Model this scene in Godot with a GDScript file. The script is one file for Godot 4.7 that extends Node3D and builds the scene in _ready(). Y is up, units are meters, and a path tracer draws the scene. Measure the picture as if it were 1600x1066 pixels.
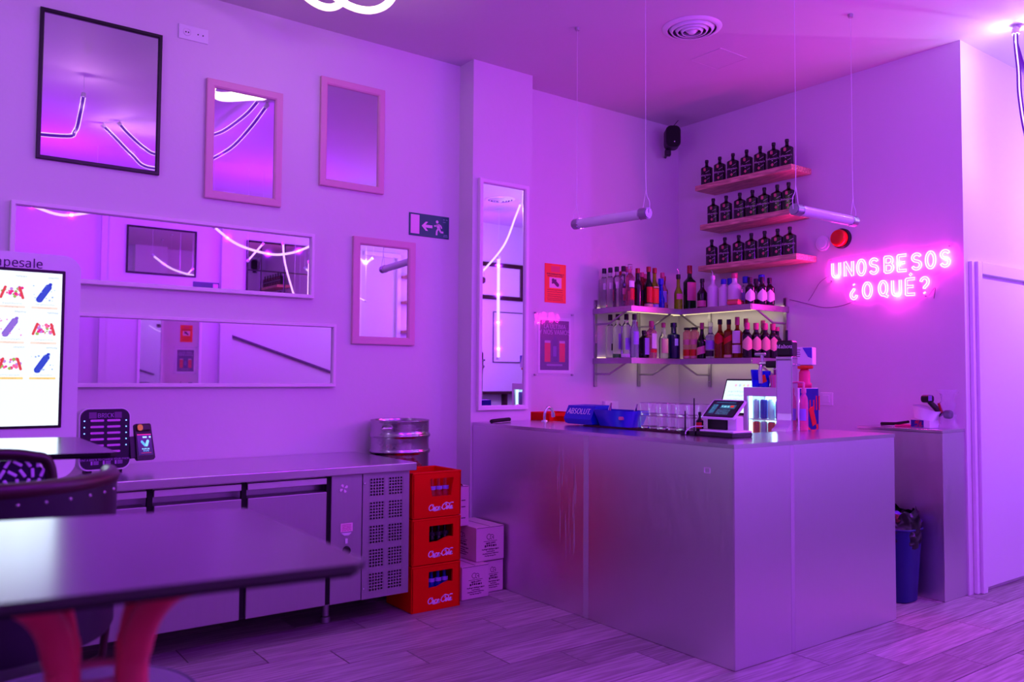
extends Node3D

const CEIL := 3.54
const W1 := -4.83
const WB := -4.88
const E := 5.42
const W3 := -2.48
const BACK := 0.3
const CTOP := 1.04
const FACE_X := -PI / 2   # local +z turned towards -x, for things on the far wall

var rng := RandomNumberGenerator.new()
var M := {}
var violet: Color
var lilac: Color
var pink: Color
var font_sans: SystemFont
var font_serif: SystemFont


class MB:   # collects triangles, commits one mesh
	var st := SurfaceTool.new()
	var xf := Transform3D.IDENTITY

	func _init():
		st.begin(Mesh.PRIMITIVE_TRIANGLES)

	func vert(p: Vector3, n: Vector3, uv := Vector2.ZERO):
		st.set_normal((xf.basis * n).normalized())
		st.set_uv(uv)
		st.add_vertex(xf * p)

	func tri(a: Vector3, b: Vector3, c: Vector3, na: Vector3, nb: Vector3, nc: Vector3, ua := Vector2.ZERO, ub := Vector2.ZERO, uc := Vector2.ZERO):
		vert(a, na, ua)
		if (b - a).cross(c - a).dot(na + nb + nc) > 0.0:
			vert(c, nc, uc)
			vert(b, nb, ub)
		else:
			vert(b, nb, ub)
			vert(c, nc, uc)

	func quad(a: Vector3, b: Vector3, c: Vector3, d: Vector3, n: Vector3):   # a b c d round the quad; uv 0..1 with a at the lower left
		tri(a, b, c, n, n, n, Vector2(0, 1), Vector2(1, 1), Vector2(1, 0))
		tri(a, c, d, n, n, n, Vector2(0, 1), Vector2(1, 0), Vector2(0, 0))

	func box(c: Vector3, s: Vector3):
		var h := s / 2.0
		for ax in 3:
			for sg in [-1.0, 1.0]:
				var n := Vector3.ZERO
				n[ax] = sg
				var u := Vector3.ZERO
				u[(ax + 1) % 3] = h[(ax + 1) % 3]
				var w := Vector3.ZERO
				w[(ax + 2) % 3] = h[(ax + 2) % 3]
				var o: Vector3 = c + n * h[ax]
				quad(o - u - w, o + u - w, o + u + w, o - u + w, n)

	func rbox(c: Vector3, s: Vector3, r := 0.004, k := 2):   # a box with rounded edges
		var h := s / 2.0 - Vector3.ONE * r
		var rows := []
		for half in 2:
			for i in k + 1:
				var ph := -PI / 2 + (half + float(i) / k) * PI / 2
				var row := []
				for q in 4:
					for j in k + 1:
						var th := (q + float(j) / k) * PI / 2
						var n := Vector3(cos(ph) * cos(th), sin(ph), cos(ph) * sin(th))
						var o := Vector3(h.x if q in [0, 3] else -h.x, h.y if half else -h.y, h.z if q in [0, 1] else -h.z)
						row.append([c + o + n * r, n])
				rows.append(row)
		grid(rows, true)
		for sg in [-1.0, 1.0]:
			var y: Vector3 = c + Vector3(0, sg * s.y / 2.0, 0)
			quad(y + Vector3(-h.x, 0, h.z), y + Vector3(h.x, 0, h.z), y + Vector3(h.x, 0, -h.z), y + Vector3(-h.x, 0, -h.z), Vector3(0, sg, 0))

	func grid(rows: Array, wrap: bool):
		for i in rows.size() - 1:
			var a: Array = rows[i]
			var b: Array = rows[i + 1]
			var m := a.size()
			for j in (m if wrap else m - 1):
				var j2 := (j + 1) % m
				tri(a[j][0], a[j2][0], b[j2][0], a[j][1], a[j2][1], b[j2][1])
				tri(a[j][0], b[j2][0], b[j][0], a[j][1], b[j2][1], b[j][1])

	func lathe(prof: Array, seg := 20, sq := 2.0, flat_z := 1.0, a0 := 0.0, a1 := TAU):   # prof: [[radius, y], ...]; sq > 2 squares the section
		var rows := []
		var whole := absf(a1 - a0 - TAU) < 0.001
		for i in prof.size():
			var pr: Array = prof[i]
			var p0: Array = prof[maxi(i - 1, 0)]
			var p1: Array = prof[mini(i + 1, prof.size() - 1)]
			var t := Vector2(p1[0] - p0[0], p1[1] - p0[1])
			t = t.normalized() if t.length() > 1e-6 else Vector2(0, 1)
			var row := []
			for j in (seg if whole else seg + 1):
				var th := a0 + (a1 - a0) * j / seg
				var c := cos(th)
				var s := sin(th)
				var k := pow(pow(absf(c), sq) + pow(absf(s), sq), -1.0 / sq)
				var d := Vector3(s * k, 0, c * k * flat_z)
				var nd := Vector3(signf(s) * pow(absf(s * k), sq - 1.0), 0, signf(c) * pow(absf(c * k), sq - 1.0) / flat_z).normalized()
				row.append([Vector3(d.x * pr[0], pr[1], d.z * pr[0]), (nd * t.y + Vector3(0, -t.x, 0)).normalized()])
			rows.append(row)
		grid(rows, whole)

	func ring_lathe(prof: Array, seg := 24):   # hard-edged lathe: each step of the profile gets its own normals
		for i in prof.size() - 1:
			lathe([prof[i], prof[i + 1]], seg)

	func tube(pts: Array, r: float, seg := 8, closed := false, r_end := -1.0):
		var n := pts.size()
		var rows := []
		var up := Vector3.UP
		for i in n:
			var a: Vector3 = pts[(i - 1 + n) % n] if closed else pts[maxi(i - 1, 0)]
			var b: Vector3 = pts[(i + 1) % n] if closed else pts[mini(i + 1, n - 1)]
			var t := (b - a).normalized()
			if i == 0:
				up = Vector3.UP if absf(t.y) < 0.9 else Vector3.RIGHT
			var x := t.cross(up).normalized()
			up = x.cross(t).normalized()
			var rr := r if r_end < 0.0 else lerpf(r, r_end, float(i) / (n - 1))
			var row := []
			for j in seg:
				var th := TAU * j / seg
				var d := x * cos(th) + up * sin(th)
				row.append([pts[i] + d * rr, d])
			rows.append(row)
		if closed:
			rows.append(rows[0])
		grid(rows, true)
		if not closed:
			for e in [0, n - 1]:
				var nn: Vector3 = (pts[0] - pts[1]).normalized() if e == 0 else (pts[n - 1] - pts[n - 2]).normalized()
				for j in seg:
					tri(pts[e], rows[e][j][0], rows[e][(j + 1) % seg][0], nn, nn, nn)

	func prism(poly: PackedVector2Array, z0: float, z1: float, smooth := false):   # outline in xy drawn out along z
		var n := poly.size()
		var idx := Geometry2D.triangulate_polygon(poly)
		for z in [z0, z1]:
			var nn := Vector3(0, 0, -1 if z == minf(z0, z1) else 1)
			for k in range(0, idx.size(), 3):
				var p := []
				for q in 3:
					p.append(Vector3(poly[idx[k + q]].x, poly[idx[k + q]].y, z))
				tri(p[0], p[1], p[2], nn, nn, nn)
		var turn := -1.0 if Geometry2D.is_polygon_clockwise(poly) else 1.0
		for i in n:
			var a := poly[i]
			var b := poly[(i + 1) % n]
			var e := (b - a).normalized()
			var fn := Vector3(e.y, -e.x, 0) * turn
			var na := fn
			var nb := fn
			if smooth:
				var ep := (a - poly[(i - 1 + n) % n]).normalized()
				var en := (poly[(i + 2) % n] - b).normalized()
				na = (fn + Vector3(ep.y, -ep.x, 0) * turn).normalized()
				nb = (fn + Vector3(en.y, -en.x, 0) * turn).normalized()
			var a0 := Vector3(a.x, a.y, z0)
			var a1 := Vector3(a.x, a.y, z1)
			var b0 := Vector3(b.x, b.y, z0)
			var b1 := Vector3(b.x, b.y, z1)
			tri(a0, b0, b1, na, nb, nb)
			tri(a0, b1, a1, na, nb, na)

	func mesh(m: Material) -> ArrayMesh:
		var r := st.commit()
		r.surface_set_material(0, m)
		return r


# ---------- naming, things and parts ----------
var names := {}

func numbered(s: String) -> String:
	var k: int = names.get(s, 0)
	names[s] = k + 1
	return s if k == 0 else "%s_%03d" % [s, k]

func thing(called: String, label: String, category: String, at := Vector3.ZERO, turn := 0.0, group := "") -> Node3D:
	var o := Node3D.new()
	o.name = numbered(called)
	add_child(o)
	o.position = at
	o.rotation.y = turn
	tag(o, label, category, group)
	return o

func tag(o: Node, label: String, category: String, group := ""):
	o.set_meta("label", label)
	o.set_meta("category", category)
	if group:
		o.set_meta("group", group)

func part(parent: Node, called: String, b: MB, m: Material) -> MeshInstance3D:
	return node(parent, called, b.mesh(m))

func node(parent: Node, called: String, me: Mesh) -> MeshInstance3D:
	var o := MeshInstance3D.new()
	o.name = called
	o.mesh = me
	parent.add_child(o, true)
	return o

func struct(called: String, b: MB, m: Material) -> MeshInstance3D:
	var o := part(self, called, b, m)
	o.set_meta("kind", "structure")
	return o

func copy(o: Node3D, at: Vector3, turn: float, label: String) -> Node3D:
	var c: Node3D = o.duplicate()
	c.name = numbered(str(o.name).rstrip("0123456789").rstrip("_"))
	add_child(c)
	c.position = at
	c.rotation.y = turn
	c.set_meta("label", label)
	return c

func text(parent: Node, called: String, words: String, high: float, m: Material, at: Vector3, turn := 0.0, serif := false, deep := 0.0015) -> MeshInstance3D:
	var t := TextMesh.new()
	t.text = words
	t.font = font_serif if serif else font_sans
	t.font_size = 32
	t.pixel_size = high / 23.0
	t.depth = deep
	t.curve_step = 2.0
	t.material = m
	var o := node(parent, called, t)
	o.position = at
	o.rotation.y = turn
	return o

func rrect(w: float, h: float, r: float, k := 5, c := Vector2.ZERO) -> PackedVector2Array:
	var p := PackedVector2Array()
	for q in 4:
		for i in k + 1:
			var a := (q + float(i) / k) * PI / 2
			var o := Vector2(w / 2 - r if q in [0, 3] else r - w / 2, h / 2 - r if q in [0, 1] else r - h / 2)
			p.append(c + o + Vector2(cos(a), sin(a)) * r)
	return p

func curve(ctrl: Array, per := 6) -> Array:   # smooth path through points
	var out := []
	for i in ctrl.size() - 1:
		var a: Vector3 = ctrl[maxi(i - 1, 0)]
		var b: Vector3 = ctrl[i]
		var c: Vector3 = ctrl[i + 1]
		var d: Vector3 = ctrl[mini(i + 2, ctrl.size() - 1)]
		for k in per:
			out.append(b.cubic_interpolate(c, a, d, float(k) / per))
	out.append(ctrl[-1])
	return out

func mat(called: String, c: Color, rough := 0.5, metal := 0.0) -> StandardMaterial3D:
	var m := StandardMaterial3D.new()
	m.resource_name = called
	m.albedo_color = c
	m.roughness = rough
	m.metallic = metal
	M[called] = m
	return m

func glow(called: String, c: Color, times: float) -> StandardMaterial3D:
	var m := mat(called, Color(0.8, 0.8, 0.8), 0.5)
	m.emission_enabled = true
	m.emission = c
	m.emission_energy_multiplier = times
	return m

func clear(called: String, c: Color, a: float, rough := 0.05) -> StandardMaterial3D:
	var m := mat(called, Color(c, a), rough)
	m.transparency = BaseMaterial3D.TRANSPARENCY_ALPHA
	return m

func omni(called: String, at: Vector3, c: Color, e: float, size := 0.08):
	var l := OmniLight3D.new()
	l.name = called
	add_child(l, true)
	l.position = at
	l.light_color = c
	l.light_energy = e
	l.light_size = size
	l.omni_range = 16.0
	l.omni_attenuation = 2.0
	l.shadow_enabled = true

func area(called: String, at: Vector3, towards: Vector3, size: Vector2, c: Color, e: float):
	var l := AreaLight3D.new()
	l.name = called
	add_child(l, true)
	l.look_at_from_position(at, at + towards, Vector3.UP if absf(towards.normalized().y) < 0.9 else Vector3.RIGHT)
	l.area_size = size
	l.light_color = c
	l.light_energy = e
	l.set("area_range", 16.0)
	l.shadow_enabled = true

# ---------- pictures made in code ----------
func im_disc(im: Image, c: Vector2, r: float, col: Color):
	for y in range(maxi(int(c.y - r), 0), mini(int(c.y + r) + 1, im.get_height())):
		for x in range(maxi(int(c.x - r), 0), mini(int(c.x + r) + 1, im.get_width())):
			if Vector2(x, y).distance_to(c) <= r:
				im.set_pixel(x, y, col)

func im_line(im: Image, a: Vector2, b: Vector2, r: float, col: Color):
	var n := int(a.distance_to(b) / maxf(r * 0.5, 0.7)) + 1
	for i in n + 1:
		im_disc(im, a.lerp(b, float(i) / n), r, col)

func im_words(im: Image, rect: Rect2i, col: Color):   # a line of print too small to read
	var x := rect.position.x
	while x < rect.end.x:
		var w := rng.randi_range(1, 4) * maxi(rect.size.y / 3, 1)
		im.fill_rect(Rect2i(x, rect.position.y + rng.randi_range(0, 1), mini(w, rect.end.x - x), rect.size.y - rng.randi_range(0, 1)), col)
		x += w + maxi(rect.size.y / 3, 1)

func pic_mat(called: String, im: Image, rough := 0.5, glow_times := 0.0) -> StandardMaterial3D:
	var m := mat(called, Color.WHITE, rough)
	var t := ImageTexture.create_from_image(im)
	if glow_times > 0.0:
		m.albedo_color = Color(0.05, 0.05, 0.05)
		m.emission_enabled = true
		m.emission_texture = t
		m.emission_operator = BaseMaterial3D.EMISSION_OP_MULTIPLY
		m.emission = Color.WHITE
		m.emission_energy_multiplier = glow_times
	else:
		m.albedo_texture = t
	return m

func noise_tex(freq: Vector3, seed_: int, w := 512, h := 512, ramp: Array = [], as_normal := false, bump := 2.0) -> NoiseTexture2D:
	var n := FastNoiseLite.new()
	n.seed = seed_
	n.noise_type = FastNoiseLite.TYPE_SIMPLEX
	n.frequency = freq.x
	n.fractal_octaves = int(freq.y)
	var t := NoiseTexture2D.new()
	t.width = w
	t.height = h
	t.seamless = true
	t.noise = n
	t.as_normal_map = as_normal
	t.bump_strength = bump
	if ramp:
		var g := Gradient.new()
		g.offsets = PackedFloat32Array([0.0, 1.0])
		g.colors = PackedColorArray(ramp)
		t.color_ramp = g
	return t

func _ready():
	# ----- camera, air, light -----
	var cam := Camera3D.new()
	cam.name = "camera"
	add_child(cam)
	cam.position = Vector3(0, 1.35, 0)
	cam.rotation_degrees = Vector3(2.48, -36.548, 0)
	cam.rotate_object_local(Vector3.BACK, deg_to_rad(0.385))
	cam.near = 0.05
	cam.far = 60.0
	var lens := CameraAttributesPhysical.new()
	lens.frustum_focal_length = 28.95
	lens.frustum_focus_distance = 5.5
	lens.frustum_near = 0.05
	lens.frustum_far = 60.0
	lens.exposure_aperture = 2.6
	cam.attributes = lens
	cam.fov = 45.025
	var env := Environment.new()
	env.background_mode = Environment.BG_COLOR
	env.background_color = Color(0.01, 0.005, 0.02)
	env.tonemap_mode = Environment.TONE_MAPPER_LINEAR
	env.tonemap_exposure = 1.0
	env.sdfgi_enabled = true
	env.ssao_enabled = true
	env.ssil_enabled = true
	var we := WorldEnvironment.new()
	we.name = "environment"
	we.environment = env
	add_child(we)

	violet = Color(0.64, 0.07, 1.0)
	lilac = Color(0.78, 0.62, 1.0)
	pink = Color(1.0, 0.2, 0.8)

	rng.seed = 7
	font_sans = SystemFont.new()
	font_sans.font_names = PackedStringArray(["Droid Sans"])
	font_serif = SystemFont.new()
	font_serif.font_names = PackedStringArray(["Droid Serif"])
	materials()
	room()
	floor_planks()
	neon_strands()
	bar_counter()
	worktop_fridge()
	wall_mirrors()
	wall_signs()
	wood_shelves()
	metal_shelf()
	neon_sign()
	hanging_tubes()
	ceiling_things()
	kegs_crates_boxes()
	kiosk_and_charger()
	on_the_counter()
	low_cabinet_things()
	tables_and_chairs()
	behind_the_camera()

func materials():
	var wall := mat("painted plaster", Color(0.85, 0.84, 0.85), 0.62)
	wall.normal_enabled = true
	wall.normal_texture = noise_tex(Vector3(0.03, 4, 0), 3, 512, 512, [], true, 1.5)
	wall.normal_scale = 0.12
	wall.uv1_triplanar = true
	wall.uv1_world_triplanar = true
	wall.uv1_scale = Vector3.ONE * 0.9
	var ceil_m := wall.duplicate()
	ceil_m.albedo_color = Color(0.82, 0.81, 0.82)
	M["ceiling"] = ceil_m
	mat("white paint", Color(0.9, 0.9, 0.91), 0.4)
	mat("white frame", Color(0.92, 0.88, 0.91), 0.42)
	mat("wood frame", Color(0.85, 0.66, 0.72), 0.5)
	mat("black frame", Color(0.03, 0.03, 0.04), 0.4)
	mat("black plastic", Color(0.03, 0.03, 0.035), 0.42)
	mat("dark rubber", Color(0.02, 0.02, 0.025), 0.8)
	mat("white plastic", Color(0.9, 0.9, 0.92), 0.35)
	mat("mirror", Color(0.9, 0.9, 0.92), 0.015, 1.0)
	mat("chrome", Color(0.86, 0.86, 0.88), 0.12, 1.0)
	mat("red", Color(0.9, 0.02, 0.02), 0.5).metallic_specular = 0.25
	mat("print white", Color(0.95, 0.9, 0.93), 0.5)
	# brushed steel: streaks along the grain in roughness and tone
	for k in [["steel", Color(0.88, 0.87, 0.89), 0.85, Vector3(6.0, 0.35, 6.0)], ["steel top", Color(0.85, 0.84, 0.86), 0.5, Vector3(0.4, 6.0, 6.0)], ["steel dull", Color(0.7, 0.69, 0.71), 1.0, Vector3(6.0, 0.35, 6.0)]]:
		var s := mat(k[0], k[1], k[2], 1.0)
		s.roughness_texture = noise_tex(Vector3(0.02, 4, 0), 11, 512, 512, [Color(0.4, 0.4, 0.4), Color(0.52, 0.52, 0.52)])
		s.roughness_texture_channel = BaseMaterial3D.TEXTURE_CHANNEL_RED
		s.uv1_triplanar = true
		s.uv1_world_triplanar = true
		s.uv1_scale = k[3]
	mat("weld", Color(0.8, 0.79, 0.81), 0.55, 0.6)
	var ks := mat("keg steel", Color(0.72, 0.71, 0.72), 0.2, 1.0)
	ks.normal_enabled = true
	ks.normal_texture = noise_tex(Vector3(0.02, 3, 0), 9, 256, 256, [], true, 3.0)
	ks.normal_scale = 0.35
	ks.uv1_triplanar = true
	ks.uv1_scale = Vector3.ONE * 3.0
	var grain := noise_tex(Vector3(0.012, 5, 0), 21, 512, 512, [Color(0.68, 0.64, 0.64), Color(1, 1, 1)])
	for k in 4:
		var p := mat("plank %d" % k, [Color(0.76, 0.72, 0.73), Color(0.7, 0.66, 0.67), Color(0.8, 0.75, 0.76), Color(0.66, 0.62, 0.63)][k], 0.42)
		p.albedo_texture = grain
		p.uv1_scale = Vector3(1.6, 0.32, 1)
		p.uv1_offset = Vector3(0.23 * k, 0.37 * k, 0)
	var sh := mat("shelf wood", Color(0.95, 0.74, 0.62), 0.45)
	sh.albedo_texture = grain
	sh.uv1_triplanar = true
	sh.uv1_scale = Vector3(6, 6, 0.8)
	mat("grout", Color(0.2, 0.18, 0.19), 0.8)

func wall_box(called: String, lo: Vector3, hi: Vector3, m := "painted plaster"):
	var b := MB.new()
	b.box((lo + hi) / 2, hi - lo)
	return struct(called, b, M[m])

func room():
	wall_box("wall_left", Vector3(-2.7, -0.1, W1 - 0.2), Vector3(3.3, CEIL + 0.1, W1))
	wall_box("wall_back_bar", Vector3(3.3, -0.1, WB - 0.2), Vector3(E + 0.2, CEIL + 0.1, WB))
	wall_box("trim_1", Vector3(3.11, 0, WB - 0.05), Vector3(3.625, CEIL, -4.66)).name = "wall_pillar"
	wall_box("wall_right", Vector3(E, -0.1, WB - 0.2), Vector3(E + 0.16, CEIL + 0.1, W3))
	wall_box("wall_front", Vector3(E + 0.16, -0.1, W3 - 0.16), Vector3(9.5, CEIL + 0.1, W3))
	wall_box("wall_back", Vector3(-2.7, -0.1, BACK), Vector3(9.7, CEIL + 0.1, BACK + 0.2))
	wall_box("wall_far_left", Vector3(-2.9, -0.1, W1 - 0.2), Vector3(-2.7, CEIL + 0.1, BACK + 0.2))
	wall_box("wall_far_right", Vector3(9.5, -0.1, W3 - 0.2), Vector3(9.7, CEIL + 0.1, BACK + 0.2))
	var cc := CSGCombiner3D.new()   # ceiling slab with the two round duct openings
	cc.name = "ceiling"
	cc.set_meta("kind", "structure")
	add_child(cc)
	var cb := CSGBox3D.new()
	cb.name = "slab"
	cb.size = Vector3(12.6, 0.15, 5.58)
	cb.position = Vector3(3.4, CEIL + 0.075, -2.29)
	cb.material = M["ceiling"]
	cc.add_child(cb)
	for p in [Vector2(3.91, -3.405), Vector2(5.88, -1.1)]:
		var co := CSGCylinder3D.new()
		co.name = "duct_opening"
		co.operation = CSGShape3D.OPERATION_SUBTRACTION
		co.radius = 0.16
		co.height = 0.4
		co.sides = 40
		co.position = Vector3(p.x, CEIL + 0.07, p.y)
		co.material = M["ceiling"]
		cc.add_child(co)
	# door in the wall at the right
	var d := Node3D.new()
	d.name = "door_1"
	add_child(d)
	d.set_meta("kind", "structure")
	var b := MB.new()
	b.rbox(Vector3(5.497, 1.055, W3 + 0.012), Vector3(0.034, 2.11, 0.024), 0.004)
	b.rbox(Vector3(5.55, 1.055, W3 + 0.02), Vector3(0.06, 2.11, 0.045), 0.004)
	b.rbox(Vector3(6.32, 1.055, W3 + 0.02), Vector3(0.07, 2.11, 0.045), 0.004)
	b.rbox(Vector3(5.93, 2.072, W3 + 0.02), Vector3(0.7, 0.08, 0.045), 0.004)
	part(d, "frame", b, M["white paint"])
	b = MB.new()
	b.rbox(Vector3(5.93, 1.015, W3 + 0.011), Vector3(0.685, 1.985, 0.022), 0.004)
	part(d, "door_panel", b, M["white paint"])

func floor_planks():
	var b := MB.new()
	b.box(Vector3(3.4, -0.06, -2.3), Vector3(12.4, 0.1, 5.4))
	var f := struct("floor", b, M["grout"])
	var long := 0.915
	var wide := 0.222
	var shapes := []
	for k in 4:
		var p := MB.new()
		p.rbox(Vector3.ZERO, Vector3(long - 0.004, 0.012, wide - 0.004), 0.0018, 1)
		shapes.append(p)
	# uv for the tops comes from a flat quad laid into each plank
	var meshes := []
	for k in 4:
		var p := MB.new()
		p.rbox(Vector3(0, -0.001, 0), Vector3(long - 0.004, 0.012, wide - 0.004), 0.0018, 1)
		var hx := long / 2 - 0.005
		var hz := wide / 2 - 0.005
		p.quad(Vector3(-hx, 0.0052, hz), Vector3(-hx, 0.0052, -hz), Vector3(hx, 0.0052, -hz), Vector3(hx, 0.0052, hz), Vector3.UP)
		meshes.append(p.mesh(M["plank %d" % k]))
	for r in range(-4, 15):
		var z := -4.05 + wide * (r + 0.5)
		if z > -1.2 or z < WB:
			continue
		for n in range(-3, 8):
			var x := 1.43 + 0.305 * (posmod(r, 3)) + long * (n + 0.5)
			if x < -0.4 or x > 7.6 or (x > E + 0.4 and z < W3) or (z < W1 + 0.05 and (x < 2.3 or x > 3.3)):
				continue
			if x > 3.2 + long / 2 and x < 4.5 - long / 2 and z < W3:
				continue
			var o := node(f, "plank", meshes[rng.randi() % 4])
			o.position = Vector3(x, rng.randf_range(-0.0068, -0.006), z)
			o.rotation.y = PI if rng.randf() < 0.5 else 0.0

func strand(label: String, pts: Array, m: String, r := 0.009, edges := false, power := 0.0, tint := Color.WHITE) -> Node3D:
	var t := thing("neon_light_strand", label, "neon light")
	var c := curve(pts, 7)
	var long := 0.0
	for i in c.size() - 1:
		long += c[i].distance_to(c[i + 1])
	var pieces := ceili(long / 0.4)
	for k in pieces:   # short glowing lengths with a lamp inside each
		var seg := c.slice(int(float(k) / pieces * (c.size() - 1)), int(float(k + 1) / pieces * (c.size() - 1)) + 1)
		var b := MB.new()
		b.tube(seg, r, 10)
		part(t, "glow_tube", b, M[m])
		if power > 0.0:
			var mid: Vector3 = seg[seg.size() / 2]
			if seg.size() % 2 == 0:
				mid = (seg[seg.size() / 2 - 1] + seg[seg.size() / 2]) / 2.0
			omni("strand_light", mid, tint, power / pieces, 0.01)
	if edges:  # white outline of an overexposed tube, built as thin glowing side tubes
		for s in [-1.0, 1.0]:
			var side := []
			for i in c.size():
				var d: Vector3 = (c[mini(i + 1, c.size() - 1)] - c[maxi(i - 1, 0)]).normalized()
				var w := d.cross(Vector3(0.3, 0.5, 0.8)).normalized()
				side.append(c[i] + w * r * 1.05 * s)
			var e := MB.new()
			e.tube(side, r * 0.33, 6)
			part(t, "overexposed_outline", e, M["tube white"])
	for k in [0, c.size() - 1]:
		var cap := MB.new()
		var q: Vector3 = (c[1] - c[0]).normalized() if k == 0 else (c[-2] - c[-1]).normalized()
		cap.tube([c[k] - q * 0.012, c[k] + q * 0.02], r * 1.5, 10)
		part(t, "end_cap", cap, M["white plastic"])
		if c[k].y < CEIL - 0.03:
			var w := MB.new()
			w.tube([c[k], Vector3(c[k].x, CEIL, c[k].z)], 0.0015, 5)
			part(t, "wire", w, M["white plastic"])
	return t

func neon_strands():
	glow("tube white", Color(1.0, 0.84, 1.0), 1.15)
	glow("tube violet", Color(0.36, 0.0, 0.72), 0.9).albedo_color = Color(0.12, 0.02, 0.2)  # dark violet core imitates the clipped centre of an overexposed tube
	glow("tube cream", Color(1.0, 0.9, 0.8), 1.6)
	strand("violet neon strand bent at a right angle, seen in the black framed mirror", [Vector3(1.01, 3.39, -3.0), Vector3(0.99, 3.24, -3.0), Vector3(0.96, 3.11, -3.0), Vector3(0.87, 3.06, -3.0), Vector3(0.3, 3.02, -3.0)], "tube violet", 0.012, true, 0.12, Color(1.0, 0.7, 0.95))
	strand("sagging violet neon strand hung highest, seen in the black framed mirror", [Vector3(1.35, 3.52, -1.8), Vector3(1.45, 3.43, -1.8), Vector3(1.59, 3.3, -1.8), Vector3(1.73, 3.21, -1.8), Vector3(2.05, 3.2, -2.0)], "tube violet", 0.012, true, 0.1, Color(1.0, 0.7, 0.95))
	strand("second sagging violet neon strand, its upper end beside the first at the ceiling", [Vector3(1.45, 3.52, -1.95), Vector3(1.53, 3.44, -1.95), Vector3(1.66, 3.34, -1.95), Vector3(1.78, 3.3, -1.95), Vector3(2.1, 3.25, -2.2)], "tube violet", 0.012, true, 0.08, Color(1.0, 0.7, 0.95))
	strand("violet neon strand running along the ceiling, seen in the pink framed mirror", [Vector3(2.18, 3.5, -2.17), Vector3(2.19, 3.47, -2.5), Vector3(2.2, 3.48, -3.0), Vector3(2.2, 3.52, -3.3)], "tube violet", 0.012, true)
	strand("violet neon strand below and beside the ceiling one, seen in the pink framed mirror", [Vector3(2.2, 3.3, -2.1), Vector3(2.25, 3.33, -2.5), Vector3(2.28, 3.42, -2.9), Vector3(2.3, 3.52, -3.2)], "tube violet", 0.012, true, 0.2, violet)
	strand("white neon strand sagging between two wires, seen in the wide white mirror's left end", [Vector3(0.8, 2.95, -1.0), Vector3(0.97, 2.87, -1.0), Vector3(1.18, 2.83, -1.0), Vector3(1.45, 2.9, -1.0)], "tube white", 0.0125, false, 2.0, violet)
	strand("long white neon strand sagging across the right half of the wide white mirror", [Vector3(2.55, 2.88, -1.0), Vector3(2.8, 2.72, -1.0), Vector3(3.15, 2.65, -1.0), Vector3(3.4, 2.69, -1.0), Vector3(3.62, 2.79, -1.0)], "tube white", 0.0125, false, 2.4, violet)
	strand("short white neon strand crossing the long sagging one at a slant", [Vector3(3.06, 2.75, -1.03), Vector3(2.98, 2.65, -1.03), Vector3(2.9, 2.55, -1.03)], "tube white", 0.008)
	strand("white neon strand dropping steeply from the long sagging one", [Vector3(3.28, 2.78, -1.03), Vector3(3.31, 2.55, -1.03), Vector3(3.42, 2.2, -1.03)], "tube white", 0.009)
	strand("upright white neon tube at the right end of the wide white mirror", [Vector3(3.575, 2.6, -1.06), Vector3(3.57, 2.4, -1.06), Vector3(3.57, 2.1, -1.06)], "tube white", 0.014)
	strand("white neon strand curving down across the tall pillar mirror", [Vector3(6.12, 3.5, -1.2), Vector3(6.04, 3.32, -1.2), Vector3(5.86, 2.94, -1.2), Vector3(5.5, 2.55, -1.2)], "tube white", 0.011)
	strand("straight upright white neon tube in the middle of the tall pillar mirror", [Vector3(6.22, 2.9, -0.6), Vector3(6.22, 2.2, -0.6), Vector3(6.23, 1.58, -0.6)], "tube white", 0.02, false, 3.4, Color(0.62, 0.14, 1.0))
	strand("short white neon loop at the upper left of the small pink framed mirror", [Vector3(4.4, 2.82, -0.5), Vector3(4.53, 2.74, -0.5), Vector3(4.64, 2.81, -0.5)], "tube white", 0.0125, false, 0.2, Color(0.86, 0.72, 1.0))
	strand("thin white neon strand at the lower left of the small pink framed mirror", [Vector3(4.3, 2.42, -0.42), Vector3(4.44, 2.33, -0.42), Vector3(4.58, 2.27, -0.42)], "tube white", 0.007)
	strand("white neon strand left of the camera above the ordering screen", [Vector3(-1.0, 2.75, -3.7), Vector3(-0.6, 2.62, -3.7), Vector3(-0.2, 2.75, -3.7)], "tube white", 0.012, false, 0.5, lilac)
	strand("unseen white tube added to light the white door wall, right of the picture", [Vector3(6.6, 3.0, -1.7), Vector3(6.6, 2.6, -1.7), Vector3(6.6, 2.2, -1.7)], "tube white", 0.02, false, 1.0, Color(0.86, 0.76, 1.0))  # unseen lamp added for the whiter light on the door wall
	var r := strand("violet neon strand hanging straight down from the ceiling beside the white door wall", [Vector3(5.45, 3.5, -2.163), Vector3(5.447, 3.4, -2.16), Vector3(5.45, 3.25, -2.15), Vector3(5.46, 3.09, -2.15), Vector3(5.49, 2.85, -2.13), Vector3(5.6, 2.6, -2.1)], "tube violet", 0.014, true, 0.28, Color(0.86, 0.76, 1.0))
	var b := MB.new()
	b.tube(curve([Vector3(5.447, 3.42, -2.16), Vector3(5.5, 3.2, -2.13), Vector3(5.54, 3.0, -2.13), Vector3(5.7, 2.6, -2.1)]), 0.012, 8)
	part(r, "glow_tube", b, M["tube violet"])
	b = MB.new()
	b.tube([Vector3(5.45, 3.49, -2.163), Vector3(5.455, 3.525, -2.17), Vector3(5.5, 3.525, -2.15)], 0.012, 8)
	part(r, "cable", b, M["white plastic"])
	b = MB.new()
	b.ring_lathe([[0.0, -0.02], [0.03, -0.02], [0.035, -0.012], [0.035, 0.0], [0.0, 0.0]])
	var cup := part(r, "canopy", b, M["white plastic"])
	cup.position = Vector3(5.5, CEIL, -2.15)
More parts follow.
